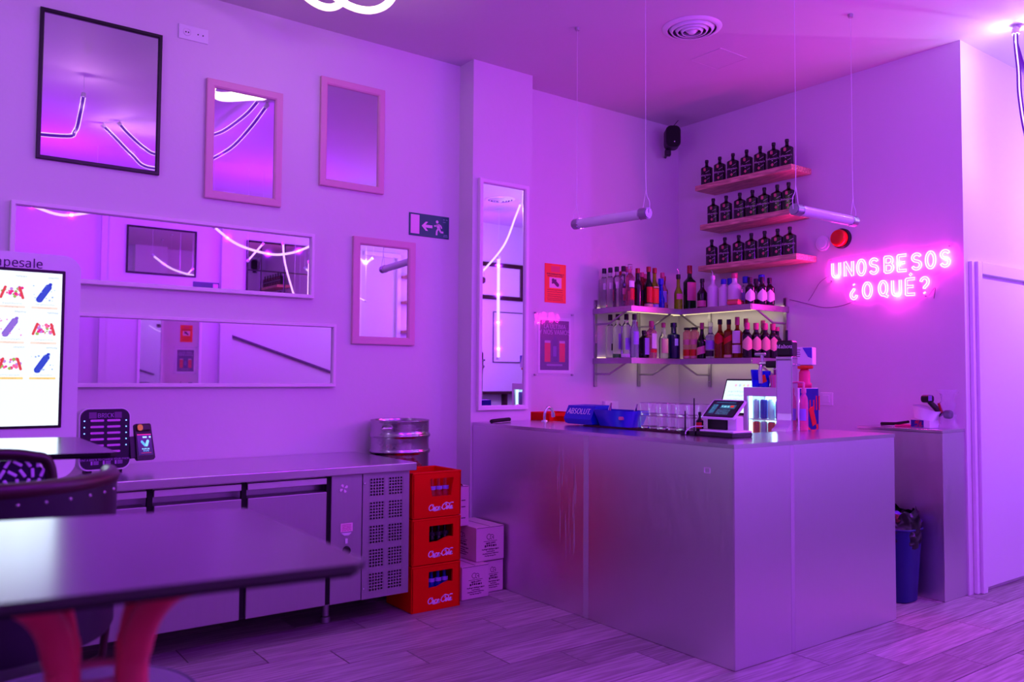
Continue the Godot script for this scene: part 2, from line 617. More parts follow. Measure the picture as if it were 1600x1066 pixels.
	# looped ceiling lamp, cut by the top of the picture
	var lamp := thing("looped_neon_lamp", "cream neon lamp of overlapping loops hanging under the ceiling above the mirrors", "neon light")
	for k in [[Vector3(1.72, 3.36, -4.02), 0.12, 0.02], [Vector3(1.86, 3.35, -3.86), 0.175, 0.02], [Vector3(1.84, 3.39, -3.8), 0.15, 0.016], [Vector3(1.7, 3.42, -3.8), 0.13, 0.016]]:
		var ring := []
		for i in 40:
			var a := TAU * i / 40
			ring.append(k[0] + Vector3(cos(a) * k[1], sin(2 * a) * 0.02, sin(a) * k[1]))
		b = MB.new()
		b.tube(ring, k[2], 10, true)
		part(lamp, "glow_loop", b, M["tube cream"])
	for p in [Vector3(1.72, 3.36, -3.9), Vector3(1.95, 3.37, -3.72)]:
		b = MB.new()
		b.tube([p, Vector3(p.x, CEIL, p.z)], 0.002, 5)
		part(lamp, "wire", b, M["white plastic"])
	omni("loop_light", Vector3(1.8, 3.3, -3.9), Color(1.0, 0.85, 0.85), 0.06, 0.012)

func plate(parent: Node, called: String, lo: Vector3, hi: Vector3, m: String, r := 0.003) -> MeshInstance3D:
	var b := MB.new()
	b.rbox((lo + hi) / 2, hi - lo, r)
	return part(parent, called, b, M[m])

func bar_counter():
	var t := thing("bar_counter", "L-shaped bar counter clad in stained brushed steel sheets on the wood-look floor", "bar counter")
	# left run faces -x, right run faces +z
	plate(t, "steel_panel", Vector3(3.125, 0.0, -4.655), Vector3(3.14, CTOP - 0.004, -3.525), "steel", 0.002)
	plate(t, "steel_panel", Vector3(3.125, 0.0, -3.485), Vector3(3.14, CTOP - 0.004, W3), "steel", 0.002)
	plate(t, "weld_seam", Vector3(3.1246, 0.0, -3.525), Vector3(3.138, CTOP - 0.006, -3.485), "weld", 0.001)
	plate(t, "steel_panel", Vector3(3.127, 0.0, W3 - 0.01), Vector3(3.56, CTOP - 0.004, W3 + 0.005), "steel", 0.002)
	plate(t, "steel_panel", Vector3(3.59, 0.0, W3 - 0.01), Vector3(4.54, CTOP - 0.004, W3 + 0.005), "steel", 0.002)
	plate(t, "weld_seam", Vector3(3.56, 0.0, W3 - 0.008), Vector3(3.59, CTOP - 0.006, W3 + 0.0054), "weld", 0.001)
	plate(t, "end_panel", Vector3(4.53, 0.0, -2.95), Vector3(4.542, CTOP - 0.004, W3), "steel", 0.002)
	plate(t, "inner_panel", Vector3(3.7, 0.0, -2.95), Vector3(4.53, CTOP - 0.004, -2.938), "steel dull", 0.002)
	plate(t, "inner_panel", Vector3(3.7, 0.0, -4.66), Vector3(3.712, CTOP - 0.004, -2.95), "steel dull", 0.002)
	var top := MB.new()
	top.prism(PackedVector2Array([Vector2(3.123, 4.656), Vector2(3.123, -(W3 + 0.007)), Vector2(4.545, -(W3 + 0.007)), Vector2(4.545, 2.955), Vector2(3.715, 2.955), Vector2(3.715, 4.656)]), CTOP - 0.02, CTOP)
	var o := part(t, "countertop", top, M["steel top"])
	o.rotation_degrees = Vector3(-90, 0, 0)
	# pale scuffs and dried drips on the sheet left of the seam
	rng.seed = 44
	var sc := MB.new()
	for k in 22:
		var sz := rng.randf_range(-3.76, -3.57)
		var sy := rng.randf_range(0.45, 0.92)
		var sl := rng.randf_range(0.05, 0.22)
		sc.rbox(Vector3(3.1249, sy - sl / 2, sz), Vector3(0.0008, sl, rng.randf_range(0.002, 0.006)), 0.0003, 1)
	part(t, "dried_drips", sc, M["weld"]).set_meta("kind", "stuff")
	# small pale frame of an old sticker
	var s := MB.new()
	s.box(Vector3(3.1245, 0.918, -2.634), Vector3(0.002, 0.003, 0.036))
	s.box(Vector3(3.1245, 0.894, -2.634), Vector3(0.002, 0.003, 0.036))
	s.box(Vector3(3.1245, 0.906, -2.617), Vector3(0.002, 0.026, 0.003))
	s.box(Vector3(3.1245, 0.906, -2.651), Vector3(0.002, 0.026, 0.003))
	part(t, "sticker_outline", s, M["print white"])
	# low cabinet against the far wall
	var c := thing("low_steel_cabinet", "low steel clad cabinet at the end of the wall beside the white door", "cabinet")
	plate(c, "body", Vector3(5.135, 0.0, -3.05), Vector3(E - 0.002, CTOP - 0.02, -2.5), "steel", 0.002)
	plate(c, "side_panel", Vector3(5.13, 0.0, -2.5), Vector3(E - 0.003, CTOP - 0.015, -2.49), "steel", 0.002)
	plate(c, "top", Vector3(5.128, CTOP - 0.02, -3.05), Vector3(E - 0.002, CTOP, -2.488), "steel top", 0.003)
	# work counter under the bottle shelf
	var w := thing("back_work_counter", "steel work counter in the corner behind the bar below the bottle shelf", "counter")
	plate(w, "top", Vector3(4.55, 0.87, WB + 0.005), Vector3(E - 0.005, 0.9, -3.12), "steel top")
	plate(w, "body", Vector3(4.6, 0.1, WB + 0.005), Vector3(E - 0.005, 0.87, -3.14), "steel dull")
	for p in [Vector3(4.66, 0.05, -3.2), Vector3(5.3, 0.05, -3.2), Vector3(4.66, 0.05, -4.8), Vector3(5.3, 0.05, -4.8)]:
		plate(w, "leg", p - Vector3(0.025, 0.05, 0.025), p + Vector3(0.025, 0.055, 0.025), "steel dull")

func worktop_fridge():
	var t := thing("worktop_fridge", "long low steel worktop fridge with three doors standing along the mirror wall", "fridge")
	var z := -4.08
	plate(t, "body", Vector3(0.515, 0.14, W1 + 0.03), Vector3(1.84, 0.818, z - 0.1), "steel dull", 0.004)
	plate(t, "bay_bottom", Vector3(1.84, 0.14, W1 + 0.03), Vector3(2.31, 0.15, z - 0.015), "steel dull", 0.001)
	plate(t, "bay_side", Vector3(2.304, 0.14, W1 + 0.03), Vector3(2.312, 0.818, z - 0.015), "steel dull", 0.001)
	plate(t, "bay_back", Vector3(1.84, 0.14, W1 + 0.03), Vector3(2.31, 0.818, W1 + 0.04), "steel dull", 0.001)
	plate(t, "compressor", Vector3(1.95, 0.15, -4.6), Vector3(2.25, 0.42, -4.3), "black plastic", 0.06)
	plate(t, "worktop", Vector3(0.48, 0.82, W1 + 0.004), Vector3(2.345, 0.866, z + 0.03), "steel top", 0.006)
	for k in 3:
		var x0: float = [0.5, 0.962, 1.4][k]
		var x1: float = [0.93, 1.37, 1.82][k]
		plate(t, "door", Vector3(x0, 0.145, z - 0.1), Vector3(x1, 0.738, z), "steel dull", 0.005)
		plate(t, "top_rail", Vector3(x0, 0.777, z - 0.034), Vector3(x1, 0.81, z - 0.004), "steel", 0.003)
	for k in 3:
		var x: float = [0.946, 1.385, 1.835][k]
		plate(t, "gasket", Vector3(x - 0.013, 0.145, z - 0.036), Vector3(x + 0.013, 0.818, z - 0.014), "dark rubber", 0.002)
	# compressor side: plain strip, then a plate cut with rows of vent slots
	plate(t, "compressor_panel", Vector3(1.845, 0.143, z - 0.03), Vector3(2.025, 0.818, z - 0.002), "steel dull", 0.004)
	var v := MB.new()
	var y0 := 0.143
	var y1 := 0.818
	var cols := [[2.07, 2.155], [2.185, 2.27]]
	v.box(Vector3(2.049, 0.4805, z - 0.008), Vector3(0.043, 0.675, 0.014))
	v.box(Vector3(2.17, 0.4805, z - 0.008), Vector3(0.03, 0.675, 0.014))
	v.box(Vector3(2.292, 0.4805, z - 0.008), Vector3(0.043, 0.675, 0.014))
	for c in cols:
		var lines := [y0]
		for g in 5:
			for r in 6:
				var y: float = 0.183 + g * 0.128 + r * 0.0165
				lines.append(y)
				lines.append(y + 0.0105)
		lines.append(y1)
		for i in range(0, lines.size(), 2):
			v.box(Vector3((c[0] + c[1]) / 2, (lines[i] + lines[i + 1]) / 2, z - 0.008), Vector3(c[1] - c[0], lines[i + 1] - lines[i], 0.014))
		for i in range(1, lines.size() - 1, 2):
			for j in 6:
				v.box(Vector3(lerpf(c[0], c[1], j / 5.0), (lines[i] + lines[i + 1]) / 2, z - 0.008), Vector3(0.006, lines[i + 1] - lines[i], 0.014))
	var vp := part(t, "vent_plate", v, M["steel dull"])
	vp.set_meta("kind", "stuff")
	for p in [Vector2(2.038, 0.763), Vector2(2.038, 0.2)]:
		var s := MB.new()
		s.ring_lathe([[0.0, 0.004], [0.006, 0.003], [0.007, 0.0]], 12)
		var o := part(t, "screw", s, M["chrome"])
		o.position = Vector3(p.x, p.y, z)
		o.rotation_degrees.x = 90
	# badge, label, switch on the plain strip
	var bd := MB.new()
	for a in 4:
		bd.xf = Transform3D(Basis(Vector3.FORWARD, a * PI / 2 + 0.3), Vector3(1.915, 0.748, z - 0.001))
		bd.prism(PackedVector2Array([Vector2(0.003, 0.003), Vector2(0.018, 0.006), Vector2(0.02, 0.016), Vector2(0.011, 0.021), Vector2(0.006, 0.013)]), 0, 0.002)
	part(t, "maker_badge", bd, M["print white"])
	var im := Image.create(64, 40, false, Image.FORMAT_RGB8)
	im.fill(Color(0.95, 0.75, 0.85))
	for y in [6, 14, 22, 30]:
		im_words(im, Rect2i(8, y, 48, 5), Color(0.75, 0.35, 0.55))
	pic_mat("fridge label", im)
	var lb := MB.new()
	lb.quad(Vector3(1.9, 0.518, z), Vector3(1.97, 0.518, z), Vector3(1.97, 0.563, z), Vector3(1.9, 0.563, z), Vector3(0, 0, 1))
	part(t, "label", lb, M["fridge label"])
	var th := MB.new()
	th.prism(PackedVector2Array([Vector2(1.905, 0.511), Vector2(1.962, 0.511), Vector2(1.948, 0.498), Vector2(1.92, 0.498)]), z - 0.001, z + 0.003)
	part(t, "thermometer", th, M["white plastic"])
	plate(t, "switch", Vector3(1.926, 0.455, z - 0.002), Vector3(1.94, 0.481, z + 0.005), "white plastic", 0.002)
	var knob := MB.new()
	knob.ring_lathe([[0.0, 0.014], [0.02, 0.012], [0.024, 0.0]])
	var kn := part(t, "thermostat_knob", knob, M["black plastic"])
	kn.position = Vector3(1.935, 0.418, z)
	kn.rotation_degrees.x = 90
	for p in [Vector2(0.6, z - 0.2), Vector2(1.91, z - 0.2), Vector2(2.25, W1 + 0.1), Vector2(0.65, W1 + 0.1), Vector2(1.89, W1 + 0.1)]:
		var l := MB.new()
		l.ring_lathe([[0.0, 0.0], [0.028, 0.0], [0.028, 0.03], [0.02, 0.035], [0.022, 0.142]], 14)
		part(t, "leg", l, M["steel dull"]).position = Vector3(p.x, 0, p.y)

func framed(called: String, label: String, c: Vector3, w: float, h: float, bar: float, deep: float, m: String, turn := 0.0, inside := "mirror") -> Node3D:
	var t := thing(called, label, "mirror" if inside == "mirror" else "picture", c, turn)
	var b := MB.new()
	var prof := [Vector2(0, 0), Vector2(0, deep * 0.9), Vector2(bar * 0.12, deep), Vector2(bar * 0.8, deep), Vector2(bar, deep * 0.7), Vector2(bar, deep * 0.35)]
	var corners := [Vector2(-1, -1), Vector2(1, -1), Vector2(1, 1), Vector2(-1, 1)]
	for k in 4:
		var a: Vector2 = corners[k]
		var d: Vector2 = corners[(k + 1) % 4]
		for i in prof.size() - 1:
			var p0: Vector2 = prof[i]
			var p1: Vector2 = prof[i + 1]
			var va := Vector3(a.x * (w / 2 - p0.x), a.y * (h / 2 - p0.x), p0.y)
			var vb := Vector3(d.x * (w / 2 - p0.x), d.y * (h / 2 - p0.x), p0.y)
			var vc := Vector3(d.x * (w / 2 - p1.x), d.y * (h / 2 - p1.x), p1.y)
			var vd := Vector3(a.x * (w / 2 - p1.x), a.y * (h / 2 - p1.x), p1.y)
			var n := (vb - va).cross(vd - va).normalized()
			var outw := Vector3((a + d).x, (a + d).y, 0).normalized()
			if n.dot(outw * 0.2 + Vector3(0, 0, 1) if i > 0 else outw) < 0.0 and i < prof.size() - 2:
				n = -n
			b.quad(va, vb, vc, vd, n)
	var f := part(t, "frame", b, M[m])
	f.position.z = 0.001
	var g := MB.new()
	g.box(Vector3(0, 0, deep * 0.3), Vector3(w - bar * 1.9, h - bar * 1.9, 0.004))
	part(t, "glass" if inside == "mirror" else "print", g, M[inside])
	var bk := MB.new()
	bk.box(Vector3(0, 0, deep * 0.12), Vector3(w - 0.004, h - 0.004, deep * 0.2))
	part(t, "backing", bk, M["black frame"])
	return t

func rect_framed(called: String, label: String, x0: float, x1: float, y0: float, y1: float, z: float, bar: float, deep: float, m: String, turn := 0.0, inside := "mirror"):
	framed(called, label, Vector3((x0 + x1) / 2, (y0 + y1) / 2, z), x1 - x0, y1 - y0, bar, deep, m, turn, inside)

func wall_mirrors():
	rect_framed("wall_mirror", "thin black framed mirror, the highest and largest portrait one near the socket plate", 0.52, 1.118, 2.456, 3.247, W1, 0.02, 0.02, "black frame")
	rect_framed("wall_mirror", "pinkish wood framed portrait mirror with two violet tubes reflected in it", 1.365, 1.816, 2.366, 3.062, W1, 0.046, 0.025, "wood frame")
	rect_framed("wall_mirror", "pinkish wood framed portrait mirror reflecting only plain magenta ceiling", 2.062, 2.508, 2.54, 3.231, W1, 0.044, 0.025, "wood frame")
	rect_framed("wall_mirror", "wide white framed mirror, the upper of the two long horizontal ones", 0.417, 2.033, 1.823, 2.224, W1, 0.024, 0.035, "white frame")
	rect_framed("wall_mirror", "wide white framed mirror, the lower of the two long horizontal ones above the steel worktop", 0.56, 2.186, 1.279, 1.671, W1, 0.022, 0.035, "white frame")
	rect_framed("wall_mirror", "small mauve framed portrait mirror below the exit sign", 2.299, 2.752, 1.553, 2.244, W1, 0.05, 0.025, "mauve" if M.has("mauve") else "wood frame")
	rect_framed("wall_mirror", "tall narrow white framed mirror on the pillar behind the bar", 3.152, 3.58, 1.119, 2.717, -4.66, 0.032, 0.03, "white frame")

func wall_signs():
	# escape route sign
	var t := thing("exit_sign", "dark green escape route sign with arrow and running figure on the mirror wall", "sign", Vector3(2.868, 2.375, W1))
	var g := mat("sign green", Color(0.0, 0.36, 0.33), 0.35)
	mat("sign pale", Color(0.93, 0.72, 0.86), 0.45)
	plate(t, "board", Vector3(-0.158, -0.077, 0.0), Vector3(0.158, 0.077, 0.006), "sign green", 0.002)
	plate(t, "door_symbol", Vector3(-0.147, -0.063, 0.0055), Vector3(-0.08, 0.066, 0.0075), "sign pale", 0.0008)
	var a := MB.new()
	a.prism(PackedVector2Array([Vector2(-0.062, -0.005), Vector2(-0.03, 0.026), Vector2(-0.012, 0.026), Vector2(-0.032, 0.005), Vector2(0.022, 0.005), Vector2(0.022, -0.014), Vector2(-0.032, -0.014), Vector2(-0.012, -0.036), Vector2(-0.03, -0.036)]), 0.0055, 0.0075)
	part(t, "arrow", a, M["sign pale"])
	var r := MB.new()
	var head := PackedVector2Array()
	for i in 14:
		head.append(Vector2(0.06, 0.034) + Vector2(cos(TAU * i / 14), sin(TAU * i / 14)) * 0.0105)
	r.prism(head, 0.0055, 0.0075)
	for limb in [[Vector2(0.064, 0.018), Vector2(0.074, -0.012), 0.012], [Vector2(0.06, 0.014), Vector2(0.048, 0.004), 0.005], [Vector2(0.048, 0.004), Vector2(0.036, 0.005), 0.005], [Vector2(0.072, 0.018), Vector2(0.09, 0.008), 0.005], [Vector2(0.09, 0.008), Vector2(0.097, -0.008), 0.005], [Vector2(0.07, -0.012), Vector2(0.057, -0.03), 0.0065], [Vector2(0.057, -0.03), Vector2(0.056, -0.058), 0.0065], [Vector2(0.078, -0.012), Vector2(0.088, -0.034), 0.0065], [Vector2(0.088, -0.034), Vector2(0.11, -0.034), 0.0065]]:
		for p in Geometry2D.offset_polyline(PackedVector2Array([limb[0], limb[1]]), limb[2], Geometry2D.JOIN_ROUND, Geometry2D.END_ROUND):
			r.prism(p, 0.0055, 0.0074)
	part(t, "running_figure", r, M["sign pale"])
	var w := MB.new()
	for k in [[0.115, 0.055, 0.014], [0.138, 0.055, 0.014], [0.118, 0.038, 0.02], [0.128, -0.052, 0.03], [0.128, -0.062, 0.036]]:
		w.box(Vector3(k[0], k[1], 0.0062), Vector3(k[2], 0.006, 0.001))
	part(t, "small_print", w, mat("sign print", Color(0.45, 0.6, 0.6), 0.5))
	# socket plate
	var s := thing("socket_plate", "white double socket plate high on the mirror wall", "socket", Vector3(1.287, 3.303, W1))
	plate(s, "plate", Vector3(-0.082, -0.042, 0), Vector3(0.082, 0.042, 0.009), "white plastic", 0.003)
	var ring := MB.new()
	ring.ring_lathe([[0.0, 0.001], [0.018, 0.001], [0.0195, 0.004], [0.021, 0.004], [0.022, 0.0]])
	var ro := part(s, "socket_well", ring, M["white paint"])
	ro.position = Vector3(-0.036, 0, 0.009)
	ro.rotation_degrees.x = 90
	for p in [Vector2(-0.043, 0), Vector2(-0.029, 0), Vector2(0.024, 0), Vector2(0.052, 0)]:
		var h := MB.new()
		h.ring_lathe([[0.0, 0.0015], [0.004, 0.0015], [0.004, 0.0]], 10)
		var ho := part(s, "hole", h, M["black plastic"])
		ho.position = Vector3(p.x, p.y, 0.0095)
		ho.rotation_degrees.x = 90
	var s2 := thing("wall_socket", "pale pink looking double socket on the wall above the open blue tray", "socket", Vector3(4.6, 1.115, WB))
	plate(s2, "plate", Vector3(-0.075, -0.045, 0), Vector3(0.075, 0.045, 0.03), "white plastic", 0.006)
	for sx in [-1, 1]:
		plate(s2, "socket_well", Vector3(sx * 0.036 - 0.022, -0.022, 0.028), Vector3(sx * 0.036 + 0.022, 0.022, 0.032), "label rose" if M.has("label rose") else "white paint", 0.002)
	# orange notice
	var im := Image.create(160, 228, false, Image.FORMAT_RGB8)
	im.fill(Color(1.0, 0.25, 0.02))
	im.fill_rect(Rect2i(6, 6, 148, 216), Color(1.0, 0.33, 0.05))
	im.fill_rect(Rect2i(46, 12, 68, 36), Color(0.9, 0.25, 0.35))
	im_words(im, Rect2i(14, 56, 132, 9), Color(0.55, 0.1, 0.08))
	im_words(im, Rect2i(20, 68, 120, 7), Color(0.55, 0.1, 0.08))
	im.fill_rect(Rect2i(34, 80, 92, 62), Color(0.95, 0.7, 0.8))
	im_line(im, Vector2(62, 96), Vector2(96, 122), 11, Color(0.35, 0.1, 0.3))
	im_line(im, Vector2(58, 110), Vector2(80, 96), 7, Color(0.35, 0.1, 0.3))
	for y in [150, 162, 176, 188, 200, 210]:
		im_words(im, Rect2i(16 + rng.randi_range(0, 20), y, 118, 5), Color(0.7, 0.15, 0.05))
	pic_mat("orange notice", im, 0.5)
	var n := thing("notice", "orange printed notice with a small picture, on the wall above the poster", "notice", Vector3(4.028, 2.07, WB))
	plate(n, "sheet", Vector3(-0.105, -0.15, 0), Vector3(0.105, 0.15, 0.003), "red", 0.001)
	var q := MB.new()
	q.quad(Vector3(-0.105, -0.15, 0.0034), Vector3(0.105, -0.15, 0.0034), Vector3(0.105, 0.15, 0.0034), Vector3(-0.105, 0.15, 0.0034), Vector3(0, 0, 1))
	part(n, "print", q, M["orange notice"])
	# drinks poster
	im = Image.create(220, 290, false, Image.FORMAT_RGB8)
	im.fill(Color(0.3, 0.16, 0.4))
	for y in range(110, 290):
		for x in 220:
			if (x * 7 + y * 13) % 23 < 8:
				im.set_pixel(x, y, Color(0.36, 0.22, 0.5))
	for k in [[34, 92], [146, 92]]:
		im.fill_rect(Rect2i(k[0], 130, 44, 112), Color(0.85, 0.03, 0.1))
		im.fill_rect(Rect2i(k[0], 118, 44, 14), Color(0.75, 0.6, 0.75))
	im.fill_rect(Rect2i(90, 112, 42, 130), Color(0.18, 0.12, 0.42))
	im.fill_rect(Rect2i(98, 150, 26, 60), Color(0.4, 0.3, 0.62))
	im_disc(im, Vector2(111, 104), 12, Color(0.22, 0.15, 0.45))
	im.fill_rect(Rect2i(50, 254, 120, 12), Color(0.55, 0.42, 0.65))
	pic_mat("drinks poster", im, 0.4)
	var p := thing("poster", "dark purple drinks poster with two red glasses in a white border behind clear acrylic", "poster", Vector3(4.022, 1.592, WB))
	plate(p, "border", Vector3(-0.163, -0.216, 0), Vector3(0.163, 0.214, 0.004), "white paint", 0.001)
	q = MB.new()
	q.quad(Vector3(-0.143, -0.19, 0.0046), Vector3(0.143, -0.19, 0.0046), Vector3(0.143, 0.19, 0.0046), Vector3(-0.143, 0.19, 0.0046), Vector3(0, 0, 1))
	part(p, "print", q, M["drinks poster"])
	text(p, "lettering", "LA ÚLTIMA", 0.032, mat("poster letters", Color(0.75, 0.6, 0.8), 0.5), Vector3(0.0, 0.143, 0.0048))
	text(p, "lettering", "Y NOS VAMOS", 0.034, M["poster letters"], Vector3(0.0, 0.1, 0.0048))
	var ac := thing("acrylic_sheet", "clear acrylic sheet on four wall studs in front of the drinks poster", "acrylic sheet", Vector3(4.012, 1.6, WB))
	clear("acrylic", Color(0.9, 0.9, 1.0), 0.04, 0.02).metallic_specular = 0.28
	plate(ac, "sheet", Vector3(-0.195, -0.245, 0.014), Vector3(0.195, 0.245, 0.018), "acrylic", 0.0008)
	for sx in [-1, 1]:
		for sy in [-1, 1]:
			var st := MB.new()
			st.ring_lathe([[0.0, 0.022], [0.006, 0.021], [0.007, 0.0], [0.0, 0.0]], 12)
			var so := part(ac, "stud", st, M["steel dull"])
			so.position = Vector3(sx * 0.183, sy * 0.233, 0)
			so.rotation_degrees.x = 90
	# light switch and the two round wall fittings
	var sw := thing("light_switch", "white light switch on the far wall above the counter", "switch", Vector3(E, 1.203, -3.457), FACE_X)
	plate(sw, "plate", Vector3(-0.052, -0.047, 0), Vector3(0.052, 0.047, 0.009), "white plastic", 0.003)
	plate(sw, "rocker", Vector3(-0.027, -0.027, 0.008), Vector3(0.027, 0.027, 0.013), "white plastic", 0.003)
	var al := thing("fire_alarm_sounder", "round red fire alarm sounder on a dark base on the far wall", "alarm", Vector3(E, 2.36, -3.32), FACE_X)
	var dm := MB.new()
	dm.ring_lathe([[0.072, 0.0], [0.072, 0.022], [0.066, 0.028], [0.0, 0.028]], 28)
	part(al, "base", dm, M["black plastic"]).rotation_degrees.x = 90
	dm = MB.new()
	dm.lathe([[0.06, 0.026], [0.062, 0.05], [0.057, 0.064], [0.045, 0.072], [0.02, 0.074], [0.0, 0.074]], 28)
	part(al, "red_dome", dm, mat("alarm red", Color(0.85, 0.03, 0.02), 0.2)).rotation_degrees.x = 90
	var bl := thing("round_wall_plate", "flat round white blanking plate beside the red alarm sounder", "wall plate", Vector3(E, 2.345, -3.475), FACE_X)
	dm = MB.new()
	dm.ring_lathe([[0.058, 0.0], [0.058, 0.008], [0.053, 0.013], [0.0, 0.013]], 28)
	part(bl, "disc", dm, M["white plastic"]).rotation_degrees.x = 90
	dm = MB.new()
	dm.ring_lathe([[0.038, 0.012], [0.038, 0.016], [0.035, 0.018], [0.0, 0.018]], 28)
	part(bl, "cover", dm, M["white plastic"]).rotation_degrees.x = 90

# ---------- bottles ----------
func solid_glass(called: String, c: Color, a: float, rough := 0.02) -> StandardMaterial3D:   # a full bottle or a solid glass
	var m := mat(called, Color(c, a), rough)
	m.refraction_enabled = true
	m.refraction_scale = 0.04
	return m

var bottle_shapes := {}

func band(r: float, y0: float, y1: float, half: float, hexed := 0.0, slant := 0.0, sq := 2.0, flat_z := 1.0) -> MB:   # a paper label wrapped round the front
	var b := MB.new()
	var rows := [[], []]
	var n := 12
	for i in n + 1:
		var a := lerpf(-half, half, float(i) / n)
		var c := cos(a)
		var s := sin(a)
		var k := pow(pow(absf(c), sq) + pow(absf(s), sq), -1.0 / sq)
		var d := Vector3(s * k * r, 0, c * k * r * flat_z)
		var nn := Vector3(s, 0, c).normalized()
		var t := absf(a) / half
		rows[0].append([d + Vector3.UP * (y0 + hexed * t * 0.5 + slant * a), nn])
		rows[1].append([d + Vector3.UP * (y1 - hexed * t + slant * a), nn])
	b.grid(rows, false)
	return b

func bottle(called: String, label: String, group: String, at: Vector3, turn: float, p: Dictionary) -> Node3D:
	var t := thing(called, label, "bottle", at, turn, group)
	var h: float = p.h
	var r: float = p.r
	var nr: float = p.get("nr", 0.0145)
	var sq: float = p.get("sq", 2.0)
	var fz: float = p.get("fz", 1.0)
	var sh: float = p.get("sh", 0.6) * h
	var nk: float = p.get("nk", 0.75) * h
	var cf: float = p.get("cf", 0.87) * h
	var key := "%s" % [p]
	if not bottle_shapes.has(key):
		var b := MB.new()
		var prof := [[0.0, 0.002], [r * 0.86, 0.0], [r * 0.97, 0.004], [r, 0.012], [r, sh]]
		for i in range(1, 6):
			var f := i / 6.0
			prof.append([lerpf(nr, r, 0.5 + 0.5 * cos(PI * f)), lerpf(sh, nk, f)])
		prof.append([nr, nk])
		prof.append([nr * 0.95, cf])
		prof.append([nr * 1.1, cf + 0.002])
		prof.append([nr * 1.1, cf + 0.006])
		b.lathe(prof, 22, sq, fz)
		var made := {"body": b.mesh(M[p.glass])}
		b = MB.new()
		b.lathe([[nr * 1.18, cf], [nr * 1.22, cf + 0.004], [nr * 1.2, h - 0.003], [nr * 1.1, h], [0.0, h]], 16)
		made["cap"] = b.mesh(M[p.cap])
		if p.has("lab"):
			made["label"] = band(r * 1.012, p.l0 * h, p.l1 * h, p.get("ang", 1.25), p.get("hex", 0.0), p.get("slant", 0.0), sq, fz).mesh(M[p.lab])
		if p.has("lab2"):
			made["neck_label"] = band(r * 1.014, p.m0 * h, p.m1 * h, p.get("ang2", 1.0), 0.0, 0.0, sq, fz).mesh(M[p.lab2])
		if p.has("base"):
			b = MB.new()
			b.lathe([[r * 0.93, 0.003], [r * 1.008, 0.008], [r * 1.008, h * 0.09]], 22, sq, fz)
			made["base_band"] = b.mesh(M[p.base])
		if p.has("pour"):
			b = MB.new()
			b.tube([Vector3(0, h, 0), Vector3(0, h + 0.02, 0), Vector3(-0.012, h + 0.045, 0)], 0.005, 8, false, 0.003)
			made["pourer"] = b.mesh(M["chrome"])
		bottle_shapes[key] = made
	for k in bottle_shapes[key]:
		node(t, k, bottle_shapes[key][k])
	return t

func wood_shelves():
	mat("black glass", Color(0.035, 0.025, 0.04), 0.16)
	mat("emblem", Color(0.75, 0.35, 0.42), 0.5)
	mat("pale script", Color(0.8, 0.65, 0.78), 0.5)
	var words := ["highest", "middle", "lowest"]
	var group := "black bottles lined up on the wooden shelves"
	var tops := [2.918, 2.59, 2.256]
	var z0 := [-4.475, -4.425, -4.445]
	var z1 := [-3.565, -3.585, -3.53]
	var zs := [[-4.427, -4.293, -4.162, -4.03, -3.903, -3.782, -3.665], [-4.361, -4.231, -4.097, -3.978, -3.868, -3.752, -3.653], [-4.378, -4.246, -4.11, -3.99, -3.868, -3.752, -3.646]]
	var order := ["first", "second", "third", "fourth", "fifth", "sixth", "seventh"]
	var first: Node3D
	for k in 3:
		var t := thing("wooden_shelf", "%s of the three floating pale wood shelves carrying black bottles" % words[k], "shelf", Vector3.ZERO, 0.0, "floating wooden shelves")
		plate(t, "board", Vector3(5.17, tops[k] - 0.043, z0[k]), Vector3(E - 0.002, tops[k], z1[k]), "shelf wood", 0.003)
		for i in 7:
			var label := "black whisky bottle with pale emblem, %s from the left on the %s wooden shelf" % [order[i], words[k]]
			var at := Vector3(5.26, tops[k] + 0.001, zs[k][i])
			if first == null:
				first = bottle("whisky_bottle", label, group, at, FACE_X + 0.25, {"h": 0.217, "r": 0.046, "nr": 0.0125, "sh": 0.68, "nk": 0.8, "cf": 0.9, "glass": "black glass", "cap": "black plastic", "sq": 4.0, "fz": 0.62})
				var e := MB.new()
				e.prism(rrect(0.02, 0.026, 0.006, 3, Vector2(-0.006, 0.135)), 0.0283, 0.0295)
				part(first, "emblem", e, M["emblem"])
				text(first, "lettering", "Ballantine's", 0.0125, M["pale script"], Vector3(0.0, 0.088, 0.0289), 0.0, true, 0.001)
				e = MB.new()
				e.prism(PackedVector2Array([Vector2(0, 0.028), Vector2(0.012, 0.042), Vector2(0, 0.056), Vector2(-0.012, 0.042)]), 0.0283, 0.0295)
				part(first, "diamond", e, M["emblem"])
				e = MB.new()
				e.prism(PackedVector2Array([Vector2(0.012, 0.05), Vector2(0.038, 0.062), Vector2(0.038, 0.0645), Vector2(0.012, 0.0525)]), 0.0283, 0.0292)
				e.prism(PackedVector2Array([Vector2(0.004, 0.108), Vector2(0.036, 0.122), Vector2(0.036, 0.1245), Vector2(0.004, 0.1105)]), 0.0283, 0.0292)
				e.prism(PackedVector2Array([Vector2(-0.004, 0.07), Vector2(0.004, 0.07), Vector2(0.004, 0.076), Vector2(-0.004, 0.076)]), 0.0283, 0.0292)
				part(first, "line_print", e, M["pale script"])
			else:
				copy(first, at, FACE_X + 0.25, label)

